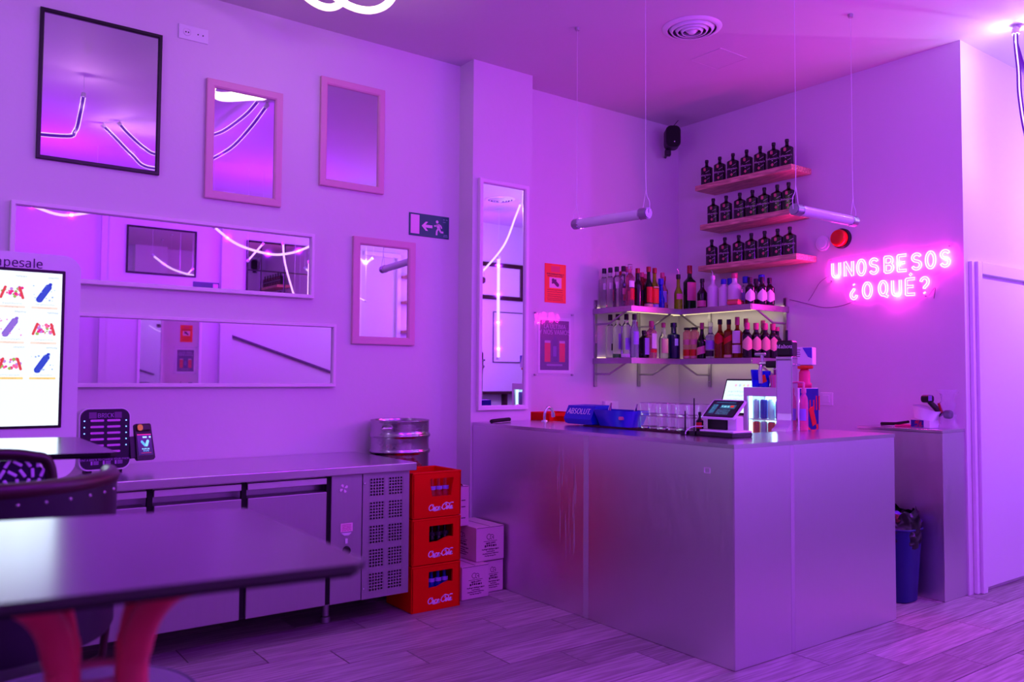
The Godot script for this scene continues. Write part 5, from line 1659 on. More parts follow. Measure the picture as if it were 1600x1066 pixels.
	for k in 2:
		var g := thing("ice_tongs", ["pair of chrome tongs at the lid end of the open blue tray", "pair of chrome tongs at the far end of the open blue tray by the glasses"][k], "tongs", Vector3(3.56, Y + 0.05, [-3.775, -3.55][k]), 0.2)
		b = MB.new()
		for s in [-1, 1]:
			b.tube([Vector3(0.012 * s, 0.0, 0), Vector3(0.008 * s, 0.06, 0.0), Vector3(0.002 * s, 0.1, 0.012)], 0.005, 6)
		part(g, "arms", b, M["chrome"])
	# stacked tumblers
	clear("tumbler glass", Color(0.95, 0.88, 1.0), 0.03, 0.03)
	solid_glass("tumbler base", Color(1.0, 0.98, 1.0), 0.02).refraction_scale = 0.05
	var first: Node3D
	for row in 2:
		for col in 6:
			for lev in 2:
				var label := "clear tumbler in the glass stack's %s layer, %s row, %s from the caddy" % [["lower", "upper"][lev], ["front", "back"][row], ["first", "second", "third", "fourth", "fifth", "sixth"][col]]
				var at := Vector3(3.55 + row * 0.074 + (0.012 if col % 2 else 0.0), Y + 0.0095 + lev * 0.0765, -3.475 + col * 0.0745 + row * 0.02)
				if row == 0 and col == 0:
					at.x += 0.02
				if first == null:
					first = thing("tumbler", label, "glass", at, 0.0, "stacked tumblers")
					b = MB.new()
					b.lathe([[0.027, 0.006], [0.029, 0.012], [0.0355, 0.073], [0.0335, 0.073], [0.0275, 0.012]], 20)
					part(first, "wall", b, M["tumbler glass"])
					b = MB.new()
					b.lathe([[0.0, 0.0], [0.026, 0.0], [0.0285, 0.003], [0.0295, 0.014], [0.0265, 0.012], [0.0, 0.01]], 20)
					part(first, "thick_base", b, M["tumbler base"])
					b = MB.new()
					b.lathe([[0.0352, 0.072], [0.0362, 0.074], [0.0348, 0.0757], [0.0333, 0.074], [0.0352, 0.072]], 20)
					part(first, "rim", b, M["tumbler base"])
				else:
					copy(first, at, 0.3 * col, label)
	# till tablet and its stand
	t = thing("till_tablet", "tilted till tablet on a white stand with its lit screen towards the room", "tablet", Vector3(3.5, Y, -2.86), FACE_X)
	b = MB.new()
	b.rbox(Vector3(0, 0.012, -0.03), Vector3(0.24, 0.024, 0.17), 0.006)
	part(t, "black_base", b, M["black plastic"])
	b = MB.new()
	b.rbox(Vector3(0.01, 0.029, -0.03), Vector3(0.225, 0.01, 0.155), 0.004)
	b.rbox(Vector3(0.055, 0.07, -0.055), Vector3(0.06, 0.075, 0.06), 0.006)
	part(t, "stand", b, M["white plastic"])
	b = MB.new()
	b.rbox(Vector3(-0.045, 0.07, -0.06), Vector3(0.13, 0.072, 0.07), 0.005)
	part(t, "receipt_printer", b, M["black plastic"])
	b = MB.new()
	b.prism(rrect(0.215, 0.142, 0.012, 4), -0.012, 0.0)
	var tb := part(t, "tablet_case", b, M["white plastic"])
	tb.position = Vector3(0.0, 0.146, -0.025)
	tb.rotation.x = -0.85
	b = MB.new()
	b.prism(rrect(0.2, 0.128, 0.006, 3), 0.0, 0.002)
	part(tb, "bezel", b, M["black plastic"])
	var im := Image.create(160, 100, false, Image.FORMAT_RGB8)
	im.fill(Color(0.02, 0.04, 0.12))
	im.fill_rect(Rect2i(20, 6, 110, 8), Color(0.1, 0.3, 0.45))
	im.fill_rect(Rect2i(10, 22, 34, 66), Color(0.06, 0.18, 0.32))
	for i in 8:
		im_words(im, Rect2i(14, 26 + i * 7, 26, 4), Color(0.25, 0.6, 0.8))
	im.fill_rect(Rect2i(58, 24, 84, 26), Color(0.08, 0.35, 0.5))
	im_words(im, Rect2i(64, 30, 60, 12), Color(0.5, 0.8, 0.9))
	im.fill_rect(Rect2i(112, 28, 20, 14), Color(0.85, 0.2, 0.15))
	for i in 4:
		im_words(im, Rect2i(54, 56 + i * 9, 70, 5), Color(0.3, 0.5, 0.7))
	pic_mat("till screen", im, 0.15, 1.1)
	b = MB.new()
	b.quad(Vector3(-0.094, -0.058, 0.0026), Vector3(0.094, -0.058, 0.0026), Vector3(0.094, 0.058, 0.0026), Vector3(-0.094, 0.058, 0.0026), Vector3(0, 0, 1))
	part(tb, "screen", b, M["till screen"])
	b = MB.new()
	b.tube(curve([Vector3(-0.1, 0.05, 0.02), Vector3(-0.15, 0.045, 0.05), Vector3(-0.175, 0.02, 0.07), Vector3(-0.175, 0.004, 0.075)]), 0.003, 6)
	part(t, "white_cable", b, M["white plastic"])
	# antennas and little bottle left of the till
	for k in 2:
		t = thing("wifi_antenna", ["tall thin black antenna beside the till tablet", "short thin black antenna beside the stacked glasses"][k], "antenna", Vector3([3.46, 3.45][k], Y, [-3.005, -3.06][k]))
		b = MB.new()
		b.rbox(Vector3(0, 0.012, 0), Vector3(0.04, 0.024, 0.04), 0.006)
		part(t, "base", b, M["black plastic"])
		b = MB.new()
		b.tube([Vector3(0, 0.02, 0), Vector3(0, [0.2, 0.13][k], 0)], 0.0045, 8, false, 0.0035)
		part(t, "rod", b, M["black plastic"])
	bottle("sauce_bottle", "small dark bottle with red label between the antenna and the till", "", Vector3(3.5, Y, -3.0), FACE_X, {"h": 0.125, "r": 0.02, "nr": 0.007, "sh": 0.6, "nk": 0.75, "glass": "dark glass", "cap": "black plastic", "lab": "label red", "l0": 0.3, "l1": 0.55})
	# monitor behind
	t = thing("till_monitor", "large bright touch monitor leaning back behind the till tablet", "monitor", Vector3(4.86, 0.902, -3.77), FACE_X)
	b = MB.new()
	b.rbox(Vector3(0, 0.01, -0.05), Vector3(0.2, 0.02, 0.2), 0.006)
	b.tube([Vector3(0, 0.02, -0.06), Vector3(0, 0.26, -0.06)], 0.025, 10)
	part(t, "stand", b, M["black plastic"])
	b = MB.new()
	b.prism(rrect(0.4, 0.27, 0.01, 3), -0.02, 0.0)
	var mo := part(t, "panel", b, M["black plastic"])
	mo.position = Vector3(0.02, 0.315, 0.0)
	mo.rotation.x = -0.35
	im = Image.create(96, 64, false, Image.FORMAT_RGB8)
	im.fill(Color(0.86, 0.94, 1.0))
	for i in 7:
		im_disc(im, Vector2(22 + i * 9, 9), 2.5, [Color(0.9, 0.7, 0.8), Color(0.7, 0.8, 0.95), Color(0.85, 0.85, 0.7)][i % 3])
	for i in 5:
		im_words(im, Rect2i(8, 20 + i * 8, 60, 3), Color(0.75, 0.86, 0.95))
	pic_mat("monitor screen", im, 0.15, 1.25)
	b = MB.new()
	b.quad(Vector3(-0.19, -0.122, 0.0008), Vector3(0.19, -0.122, 0.0008), Vector3(0.19, 0.122, 0.0008), Vector3(-0.19, 0.122, 0.0008), Vector3(0, 0, 1))
	part(mo, "screen", b, M["monitor screen"])
	drinks_fridge()
	beer_tower()
	pump_bottle()

func drinks_fridge():
	var b: MB
	var t := thing("drinks_fridge", "small lit glass door drinks fridge behind the beer tower, blue printed side panel", "fridge", Vector3(4.6, 0.902, -3.335), FACE_X)
	# local: +z is the front, +x runs towards the room
	plate(t, "back", Vector3(-0.21, 0.0, -0.2), Vector3(0.21, 0.385, -0.185), "white plastic")
	plate(t, "side", Vector3(-0.21, 0.0, -0.2), Vector3(-0.195, 0.385, 0.0), "white plastic")
	plate(t, "side", Vector3(0.195, 0.0, -0.2), Vector3(0.21, 0.385, 0.0), "white plastic")
	plate(t, "top", Vector3(-0.21, 0.37, -0.2), Vector3(0.21, 0.387, 0.0), "white plastic")
	plate(t, "bottom", Vector3(-0.21, 0.0, -0.2), Vector3(0.21, 0.03, 0.0), "white plastic")
	b = MB.new()
	b.rbox(Vector3(-0.196, 0.193, 0.01), Vector3(0.03, 0.388, 0.022), 0.004)
	b.rbox(Vector3(0.196, 0.193, 0.01), Vector3(0.03, 0.388, 0.022), 0.004)
	b.rbox(Vector3(0, 0.358, 0.01), Vector3(0.37, 0.058, 0.022), 0.004)
	b.rbox(Vector3(0, 0.02, 0.01), Vector3(0.37, 0.04, 0.022), 0.004)
	part(t, "door_frame", b, M["white plastic"])
	clear("fridge glass", Color(0.9, 1.0, 1.0), 0.06, 0.02)
	plate(t, "door_glass", Vector3(-0.182, 0.04, 0.006), Vector3(0.182, 0.33, 0.01), "fridge glass", 0.001)
	glow("fridge lamp", Color(0.75, 0.97, 1.0), 2.2)
	for s in [-0.183, 0.183]:
		plate(t, "lamp_strip", Vector3(s - 0.008, 0.05, -0.03), Vector3(s + 0.008, 0.33, -0.012), "fridge lamp")
	plate(t, "lamp_panel", Vector3(-0.18, 0.05, -0.184), Vector3(0.18, 0.33, -0.18), "fridge lamp", 0.001)
	omni("fridge_light", Vector3(4.64, 1.2, -3.33), Color(0.75, 0.97, 1.0), 0.035, 0.03)
	plate(t, "shelf", Vector3(-0.19, 0.17, -0.18), Vector3(0.19, 0.178, -0.01), "white plastic")
	var n := 0
	for lev in 2:
		for k in 6:
			var kind: String = [["can orange", "can white"], ["can white", "can blue"]][lev][k % 2]
			if not M.has(kind):
				mat(kind, {"can white": Color(0.75, 0.86, 0.9), "can blue": Color(0.05, 0.2, 0.7), "can orange": Color(0.9, 0.3, 0.1)}[kind], 0.3, 0.4)
			var c := thing("drink_can", "slim %s can, %s from the left on the %s shelf of the small lit fridge" % [kind.substr(4), ["first", "second", "third", "fourth", "fifth", "sixth"][k], ["lower", "upper"][lev]], "can", Vector3(4.64, 0.902 + [0.031, 0.179][lev], -3.335 - 0.15 + k * 0.06), FACE_X, "cans in the small lit fridge")
			b = MB.new()
			b.lathe([[0.0, 0.0], [0.02, 0.0], [0.0255, 0.008], [0.0255, 0.115], [0.021, 0.126]], 18)
			part(c, "can", b, M[kind])
			b = MB.new()
			b.lathe([[0.021, 0.126], [0.0215, 0.129], [0.02, 0.1285], [0.018, 0.124], [0.0, 0.124]], 18)
			part(c, "lid", b, M["chrome"])
			n += 1
	# printed side facing the room
	mat("side blue", Color(0.01, 0.05, 0.5), 0.4)
	mat("side red", Color(0.85, 0.08, 0.1), 0.45)
	var sd := MB.new()
	sd.prism(PackedVector2Array([Vector2(0.0, 0.002), Vector2(0.198, 0.002), Vector2(0.198, 0.384), Vector2(0.0, 0.384)]), 0.0, 0.003)
	var sp := part(t, "printed_side", sd, M["side blue"])
	sp.position = Vector3(0.211, 0, 0.0)
	sp.rotation.y = PI / 2
	text(sp, "lettering", "Bull", 0.085, M["side red"], Vector3(0.115, 0.285, 0.0035), 0.0, false)
	sd = MB.new()
	sd.xf = Transform3D(Basis(Vector3.BACK, 0.35), Vector3(0.13, 0.205, 0))
	sd.rbox(Vector3.ZERO + Vector3(0, 0, 0.004), Vector3(0.05, 0.12, 0.004), 0.0015, 1)
	part(sp, "can_picture", sd, M["side red"])
	sd = MB.new()
	sd.prism(PackedVector2Array([Vector2(0.002, 0.11), Vector2(0.002, 0.2), Vector2(0.06, 0.155), Vector2(0.13, 0.11)]), 0.003, 0.0045)
	part(sp, "orange_flash", sd, M["label orange"])
	sd = MB.new()
	sd.prism(PackedVector2Array([Vector2(0.15, 0.11), Vector2(0.19, 0.11), Vector2(0.19, 0.155), Vector2(0.165, 0.15), Vector2(0.175, 0.13)]), 0.003, 0.0045)
	part(sp, "orange_flash", sd, M["label orange"])
	# things on top of it
	var top := 0.902 + 0.388
	for k in 2:
		t = thing("blue_tumbler", ["tall blue plastic tumbler at the left end of the small fridge's top", "blue plastic tumbler with an orange tag on the small fridge"][k], "glass", Vector3(4.68, top, [-3.515, -3.445][k]))
		b = MB.new()
		b.lathe([[0.0, 0.0], [0.028, 0.0], [0.038, [0.118, 0.11][k]], [0.036, [0.118, 0.11][k]], [0.026, 0.006], [0.0, 0.006]], 22)
		part(t, "cup", b, M["blue glass"])
		if k == 1:
			b = MB.new()
			b.xf = Transform3D(Basis(Vector3.RIGHT, -0.35), Vector3(-0.038, 0.055, 0.012))
			b.rbox(Vector3.ZERO, Vector3(0.006, 0.05, 0.045), 0.002)
			part(t, "orange_tag", b, M["label orange"])
	t = thing("paper_cup", "striped pink paper cup beside the blue tumblers", "cup", Vector3(4.67, top, -3.355))
	b = MB.new()
	b.lathe([[0.0, 0.0], [0.03, 0.0], [0.042, 0.075], [0.044, 0.08], [0.0, 0.082]], 22)
	part(t, "cup", b, M["label rose"])
	b = MB.new()
	for i in 12:
		var a := TAU * i / 12
		b.tube([Vector3(sin(a) * 0.0305, 0.002, cos(a) * 0.0305), Vector3(sin(a) * 0.0425, 0.074, cos(a) * 0.0425)], 0.0015, 4)
	part(t, "stripes", b, M["label lilac"])
	t = thing("sign_jar", "magenta jar with pale lettering behind the striped paper cup", "jar", Vector3(4.755, top, -3.375), FACE_X)
	b = MB.new()
	b.lathe([[0.0, 0.0], [0.045, 0.0], [0.047, 0.01], [0.047, 0.15], [0.04, 0.165], [0.04, 0.18], [0.0, 0.182]], 22)
	part(t, "jar", b, mat("magenta plastic", Color(0.6, 0.08, 0.5), 0.35))
	text(t, "lettering", "OF", 0.045, M["print white"], Vector3(0, 0.14, 0.0475))
	t = thing("table_lamp", "small lamp with pale printed box shade and pink foot on the small fridge", "lamp", Vector3(4.72, top, -3.17), FACE_X + 0.35)
	b = MB.new()
	b.lathe([[0.0, 0.0], [0.045, 0.0], [0.045, 0.03], [0.036, 0.034], [0.034, 0.1], [0.024, 0.12], [0.0, 0.122]], 24)
	part(t, "pink_foot", b, mat("pink glass", Color(0.9, 0.2, 0.45), 0.15))
	b = MB.new()
	b.lathe([[0.02, 0.12], [0.05, 0.125], [0.055, 0.135], [0.05, 0.145], [0.0, 0.146]], 24)
	part(t, "red_collar", b, M["label orange"])
	b = MB.new()
	b.rbox(Vector3(0, 0.205, 0), Vector3(0.125, 0.115, 0.1), 0.006)
	part(t, "box_shade", b, M["label white"])
	b = MB.new()
	b.prism(PackedVector2Array([Vector2(-0.06, 0.15), Vector2(-0.025, 0.15), Vector2(-0.06, 0.2)]), 0.0502, 0.0512)
	b.prism(PackedVector2Array([Vector2(0.0, 0.26), Vector2(0.06, 0.26), Vector2(0.06, 0.19), Vector2(0.035, 0.2)]), 0.0502, 0.0512)
	part(t, "blue_print", b, mat("print blue", Color(0.3, 0.25, 0.75), 0.5))
	b = MB.new()
	for i in 4:
		b.box(Vector3(-0.03, 0.245 - i * 0.014, 0.0508), Vector3(0.035 - 0.006 * (i % 2), 0.004, 0.001))
	part(t, "small_print", b, M["seam"])

func beer_tower():
	var t := thing("beer_tower", "tall slim silver beer tap tower with a dark badge on the counter", "beer tower", Vector3(4.275, CTOP, -2.99), -1.31)
	var side := PackedVector2Array([Vector2(-0.04, 0.0), Vector2(0.145, 0.0), Vector2(0.14, 0.012), Vector2(0.105, 0.02), Vector2(0.075, 0.036), Vector2(0.055, 0.062), Vector2(0.047, 0.1), Vector2(0.045, 0.42), Vector2(-0.04, 0.42)])
	var b := MB.new()
	b.prism(side, -0.043, 0.043, false)
	var o := part(t, "body", b, mat("tower silver", Color(0.86, 0.85, 0.88), 0.28, 0.45))
	o.rotation.y = -PI / 2
	b = MB.new()
	for s in [-1, 1]:
		b.rbox(Vector3(s * 0.046, 0.22, 0.005), Vector3(0.008, 0.44, 0.09), 0.003)
	part(t, "edge_rail", b, M["chrome"])
	b = MB.new()
	b.rbox(Vector3(0, 0.43, 0.005), Vector3(0.1, 0.022, 0.1), 0.006)
	part(t, "collar", b, M["chrome"])
	b = MB.new()
	b.rbox(Vector3(0, 0.488, 0.0), Vector3(0.1, 0.1, 0.095), 0.016, 3)
	part(t, "badge_head", b, mat("badge maroon", Color(0.06, 0.015, 0.04), 0.3))
	text(t, "lettering", "Mahou", 0.021, M["print white"], Vector3(0.0, 0.5, 0.0478), 0.0, true)
	b = MB.new()
	b.tube([Vector3(0.0, 0.535, 0), Vector3(0.0, 0.6, 0)], 0.008, 8)
	part(t, "rod", b, M["black plastic"])
	b = MB.new()
	b.rbox(Vector3(-0.085, 0.395, 0.0), Vector3(0.09, 0.042, 0.035), 0.01)
	part(t, "tap_housing", b, M["black plastic"])
	b = MB.new()
	b.tube([Vector3(-0.125, 0.4, 0), Vector3(-0.165, 0.4, 0)], 0.016, 12)
	b.tube(curve([Vector3(-0.155, 0.405, 0), Vector3(-0.162, 0.36, 0.01), Vector3(-0.158, 0.28, 0.012)]), 0.012, 10)
	part(t, "spout", b, M["chrome"])
	b = MB.new()
	b.tube([Vector3(-0.15, 0.41, 0), Vector3(-0.155, 0.455, 0)], 0.01, 10)
	b.rbox(Vector3(-0.165, 0.458, 0.0), Vector3(0.07, 0.018, 0.022), 0.007)
	part(t, "handle", b, M["chrome"])
	b = MB.new()
	b.tube([Vector3(0.055, 0.39, -0.01), Vector3(0.075, 0.39, -0.01)], 0.006, 8)
	part(t, "bolt", b, M["chrome"])

func pump_bottle():
	var t := thing("pump_dispenser", "tall pink translucent pump dispenser on the counter right of the beer tower", "dispenser", Vector3(4.335, CTOP, -2.918), FACE_X)
	var b := MB.new()
	b.lathe([[0.0, 0.0], [0.022, 0.0], [0.025, 0.008], [0.025, 0.17], [0.021, 0.2], [0.012, 0.215], [0.012, 0.23], [0.0, 0.23]], 22)
	part(t, "bottle", b, clear("pink film", Color(0.95, 0.4, 0.65), 0.5))
	b = MB.new()
	b.lathe([[0.013, 0.222], [0.015, 0.226], [0.014, 0.25], [0.006, 0.255], [0.006, 0.285], [0.0, 0.286]], 18)
	b.tube([Vector3(0.0, 0.285, 0), Vector3(-0.045, 0.288, 0), Vector3(-0.055, 0.278, 0)], 0.006, 8)
	part(t, "pump", b, M["label rose"])
	b = band(0.0255, 0.06, 0.13, 1.1)
	part(t, "label", b, M["label lilac"])

# ---------- low cabinet and the bin ----------
func low_cabinet_things():
	var b: MB
	var t := thing("cleaning_brush", "dark long handled brush lying on the low steel cabinet", "brush", Vector3(5.27, CTOP, -2.86), 0.0)
	b = MB.new()
	b.tube([Vector3(0.02, 0.012, -0.11), Vector3(0.0, 0.018, 0.0), Vector3(-0.03, 0.036, 0.1)], 0.012, 10, false, 0.009)
	part(t, "handle", b, M["black plastic"])
	b = MB.new()
	b.rbox(Vector3(0.02, 0.008, 0.06), Vector3(0.06, 0.016, 0.13), 0.005)
	part(t, "pink_head", b, mat("hot pink plastic", Color(0.9, 0.2, 0.5), 0.5))
	t = thing("small_carton", "small carton with a colourful printed end on the low steel cabinet", "box", Vector3(5.255, CTOP, -2.7), FACE_X - 0.15)
	b = MB.new()
	b.rbox(Vector3(0.02, 0.026, -0.03), Vector3(0.135, 0.05, 0.09), 0.003)
	part(t, "carton", b, M["label white"])
	b = MB.new()
	b.box(Vector3(-0.0, 0.027, 0.0158), Vector3(0.09, 0.046, 0.001))
	part(t, "blue_print", b, M["side blue"])
	b = MB.new()
	rng.seed = 31
	for i in 26:
		b.box(Vector3(rng.randf_range(-0.018, 0.036), rng.randf_range(0.008, 0.046), 0.0168), Vector3(0.006, 0.006, 0.001))
	part(t, "red_print", b, M["label red"])
	t = thing("plastic_tub", "white plastic tub tipped on top of the small carton", "tub", Vector3(5.28, CTOP + 0.052, -2.655), FACE_X)
	b = MB.new()
	b.xf = Transform3D(Basis(Vector3.BACK, -0.25), Vector3(-0.015, 0.0, 0))
	var rows := []
	for ring in [[0.115, 0.09, 0.0], [0.155, 0.12, 0.075], [0.162, 0.126, 0.078], [0.15, 0.114, 0.075], [0.108, 0.084, 0.006]]:
		var row := []
		for p in rrect(ring[0], ring[1], 0.02, 4):
			row.append([Vector3(p.x, ring[2], p.y), Vector3(p.x, 0.01, p.y).normalized()])
		rows.append(row)
	b.grid(rows, true)
	b.box(Vector3(0, 0.003, 0), Vector3(0.1, 0.005, 0.075))
	part(t, "tub", b, M["white plastic"])
	t = thing("black_scoop", "black plastic scoop leaning in the tipped white tub", "scoop", Vector3(5.31, CTOP + 0.085, -2.64), FACE_X)
	b = MB.new()
	b.tube(curve([Vector3(0.06, 0.0, 0), Vector3(0.03, 0.035, 0), Vector3(-0.01, 0.075, 0.0), Vector3(-0.04, 0.105, 0), Vector3(-0.065, 0.11, 0)]), 0.02, 12, false, 0.012)
	b.rbox(Vector3(-0.03, 0.1, 0), Vector3(0.075, 0.05, 0.05), 0.018, 3)
	part(t, "scoop", b, M["black plastic"])
	b = MB.new()
	b.rbox(Vector3(0.0, 0.105, 0.026), Vector3(0.022, 0.034, 0.003), 0.001)
	part(t, "print", b, M["label lilac"])
	t = thing("clear_bag", "crumpled clear plastic bag standing at the right end of the low steel cabinet", "bag", Vector3(5.32, CTOP, -2.545))
	var n := FastNoiseLite.new()
	n.seed = 5
	n.frequency = 0.9
	b = MB.new()
	rows = []
	for i in 15:
		var y := 0.245 * i / 14.0
		var r := 0.058 - 0.025 * sin(PI * clampf(y / 0.17, 0.0, 1.0)) * (1.0 if y > 0.09 else 0.3)
		if y > 0.16:
			r = 0.033 + (y - 0.16) * 0.35
		var row := []
		for j in 24:
			var a := TAU * j / 24
			var k := 1.0 + 0.45 * n.get_noise_3d(cos(a) * 2.2, y * 22.0, sin(a) * 2.2)
			row.append([Vector3(cos(a) * r * k * 0.9, y, sin(a) * r * k * 0.9), Vector3(cos(a), n.get_noise_2d(j * 3.0, i * 3.0), sin(a)).normalized()])
		rows.append(row)
	b.grid(rows, true)
	clear("film", Color(0.9, 0.85, 1.0), 0.14, 0.08)
	part(t, "film", b, M["film"])
	b = MB.new()
	b.rbox(Vector3(0.0, 0.09, 0.0), Vector3(0.05, 0.055, 0.055), 0.02, 3)
	part(t, "dark_contents", b, mat("dark violet", Color(0.08, 0.03, 0.16), 0.6))
	b = MB.new()
	b.tube([Vector3(-0.02, 0.1, -0.03), Vector3(-0.03, 0.16, -0.045)], 0.008, 8)
	part(t, "red_cap", b, M["cap red"])
	# bin between the counter and the cabinet
	t = thing("waste_bin", "tall blue waste bin with a black bag standing between the counter end and low cabinet", "bin", Vector3(4.965, 0.0, -2.72))
	b = MB.new()
	b.lathe([[0.0, 0.005], [0.098, 0.0], [0.103, 0.006], [0.128, 0.43], [0.134, 0.435], [0.134, 0.445], [0.125, 0.445], [0.1, 0.02]], 32, 3.5, 1.15)
	part(t, "bin", b, mat("bin blue", Color(0.04, 0.04, 0.4), 0.4))
	b = MB.new()
	rows = []
	for i in 14:
		var f := i / 13.0
		var row := []
		for j in 40:
			var a := TAU * j / 40
			var wob := n.get_noise_3d(cos(a) * 3.0, f * 5.0, sin(a) * 3.0)
			var r := lerpf(0.133, 0.143, sin(f * PI)) + 0.016 * wob
			var y := lerpf(0.34 + 0.06 * n.get_noise_2d(a * 2.2, 7.0), 0.555 + 0.07 * n.get_noise_2d(a * 1.4, 40.0), f)
			if f > 0.7:
				r *= lerpf(1.0, 0.88, (f - 0.7) / 0.3)
			row.append([Vector3(cos(a) * r, y, sin(a) * r * 1.12), Vector3(cos(a), wob * 1.5, sin(a)).normalized()])
		rows.append(row)
	b.grid(rows, true)
	part(t, "black_bag", b, mat("bag black", Color(0.02, 0.015, 0.03), 0.3))
	for k in 7:
		var w := thing("crumpled_wrapper", "crumpled %s wrapper in the blue bin's black bag, %s" % [["dark red", "violet", "lilac", "dark red", "violet", "dark", "lilac"][k], ["at its front edge", "in its middle", "on top towards the cabinet", "at its back", "low at its right edge", "under the others", "nearest the counter end"][k]], "wrapper", Vector3(4.965 + [-0.06, 0.0, 0.06, -0.03, 0.08, 0.0, -0.08][k], 0.475 + [0.02, 0.03, 0.015, 0.01, 0.0, 0.0, 0.01][k], -2.72 + [0.07, 0.0, 0.05, -0.06, 0.08, 0.09, 0.0][k]), k * 1.3, "wrappers in the bin")
		b = MB.new()
		rows = []
		for i in 7:
			var row := []
			for j in 12:
				var ph := PI * i / 6.0
				var a := TAU * j / 12
				var d := Vector3(sin(ph) * cos(a), cos(ph) * 0.6, sin(ph) * sin(a))
				row.append([d * 0.05 * (1.0 + 0.8 * n.get_noise_3dv(d * 3.0 + Vector3.ONE * k * 9.0)), d])
			rows.append(row)
		b.grid(rows, true)
		part(w, "foil", b, [mat("wrap red", Color(0.4, 0.07, 0.12), 0.3), mat("wrap violet", Color(0.4, 0.25, 0.75), 0.25), M["label lilac"], M["wrap red"] if M.has("wrap red") else M["label red"], M["wrap violet"] if M.has("wrap violet") else M["label lilac"], M["dark violet"], M["label lilac"]][k])

# ---------- tables and chairs in front ----------
func slab(poly: PackedVector2Array, r: float) -> PackedVector2Array:
	var a := Geometry2D.offset_polygon(poly, -r, Geometry2D.JOIN_MITER)
	return Geometry2D.offset_polygon(a[0], r, Geometry2D.JOIN_ROUND)[0]

func high_table(label: String, corners: Array, foot: Vector3):
	var t := thing("bar_table", label, "table", Vector3.ZERO, 0.0, "high bar tables")
	var poly := PackedVector2Array()
	for c in corners:
		poly.append(Vector2(c.x, -c.y))
	var b := MB.new()
	b.prism(slab(poly, 0.018), 1.088, 1.1, false)
	part(t, "tabletop", b, M["table top"]).rotation_degrees.x = -90
	b = MB.new()
	b.prism(slab(Geometry2D.offset_polygon(poly, -0.006)[0], 0.018), 1.082, 1.088, false)
	part(t, "underside", b, M["dark rubber"]).rotation_degrees.x = -90
	for k in 4:
		var d: Vector3 = [Vector3(-0.822, 0, 0.569), Vector3(0.569, 0, 0.822), Vector3(0.822, 0, -0.569), Vector3(-0.569, 0, -0.822)][k]
		b = MB.new()
		var prof := [[0.24, 0.012], [0.2, 0.025], [0.13, 0.12], [0.08, 0.26], [0.062, 0.42], [0.06, 0.9], [0.066, 0.97], [0.085, 1.02], [0.125, 1.06], [0.18, 1.078]]
		var path := []
		for p in prof:
			path.append(foot + d * p[0] + Vector3(0, p[1], 0))
		b.tube(curve(path, 5), 0.021, 14)
		part(t, "leg", b, M["red bentwood"])
	b = MB.new()
	var ring := []
	for i in 28:
		ring.append(foot + Vector3(cos(TAU * i / 28) * 0.045, 0.93, sin(TAU * i / 28) * 0.045))
	b.tube(ring, 0.006, 8, true)
	part(t, "ring", b, M["pink ring"])

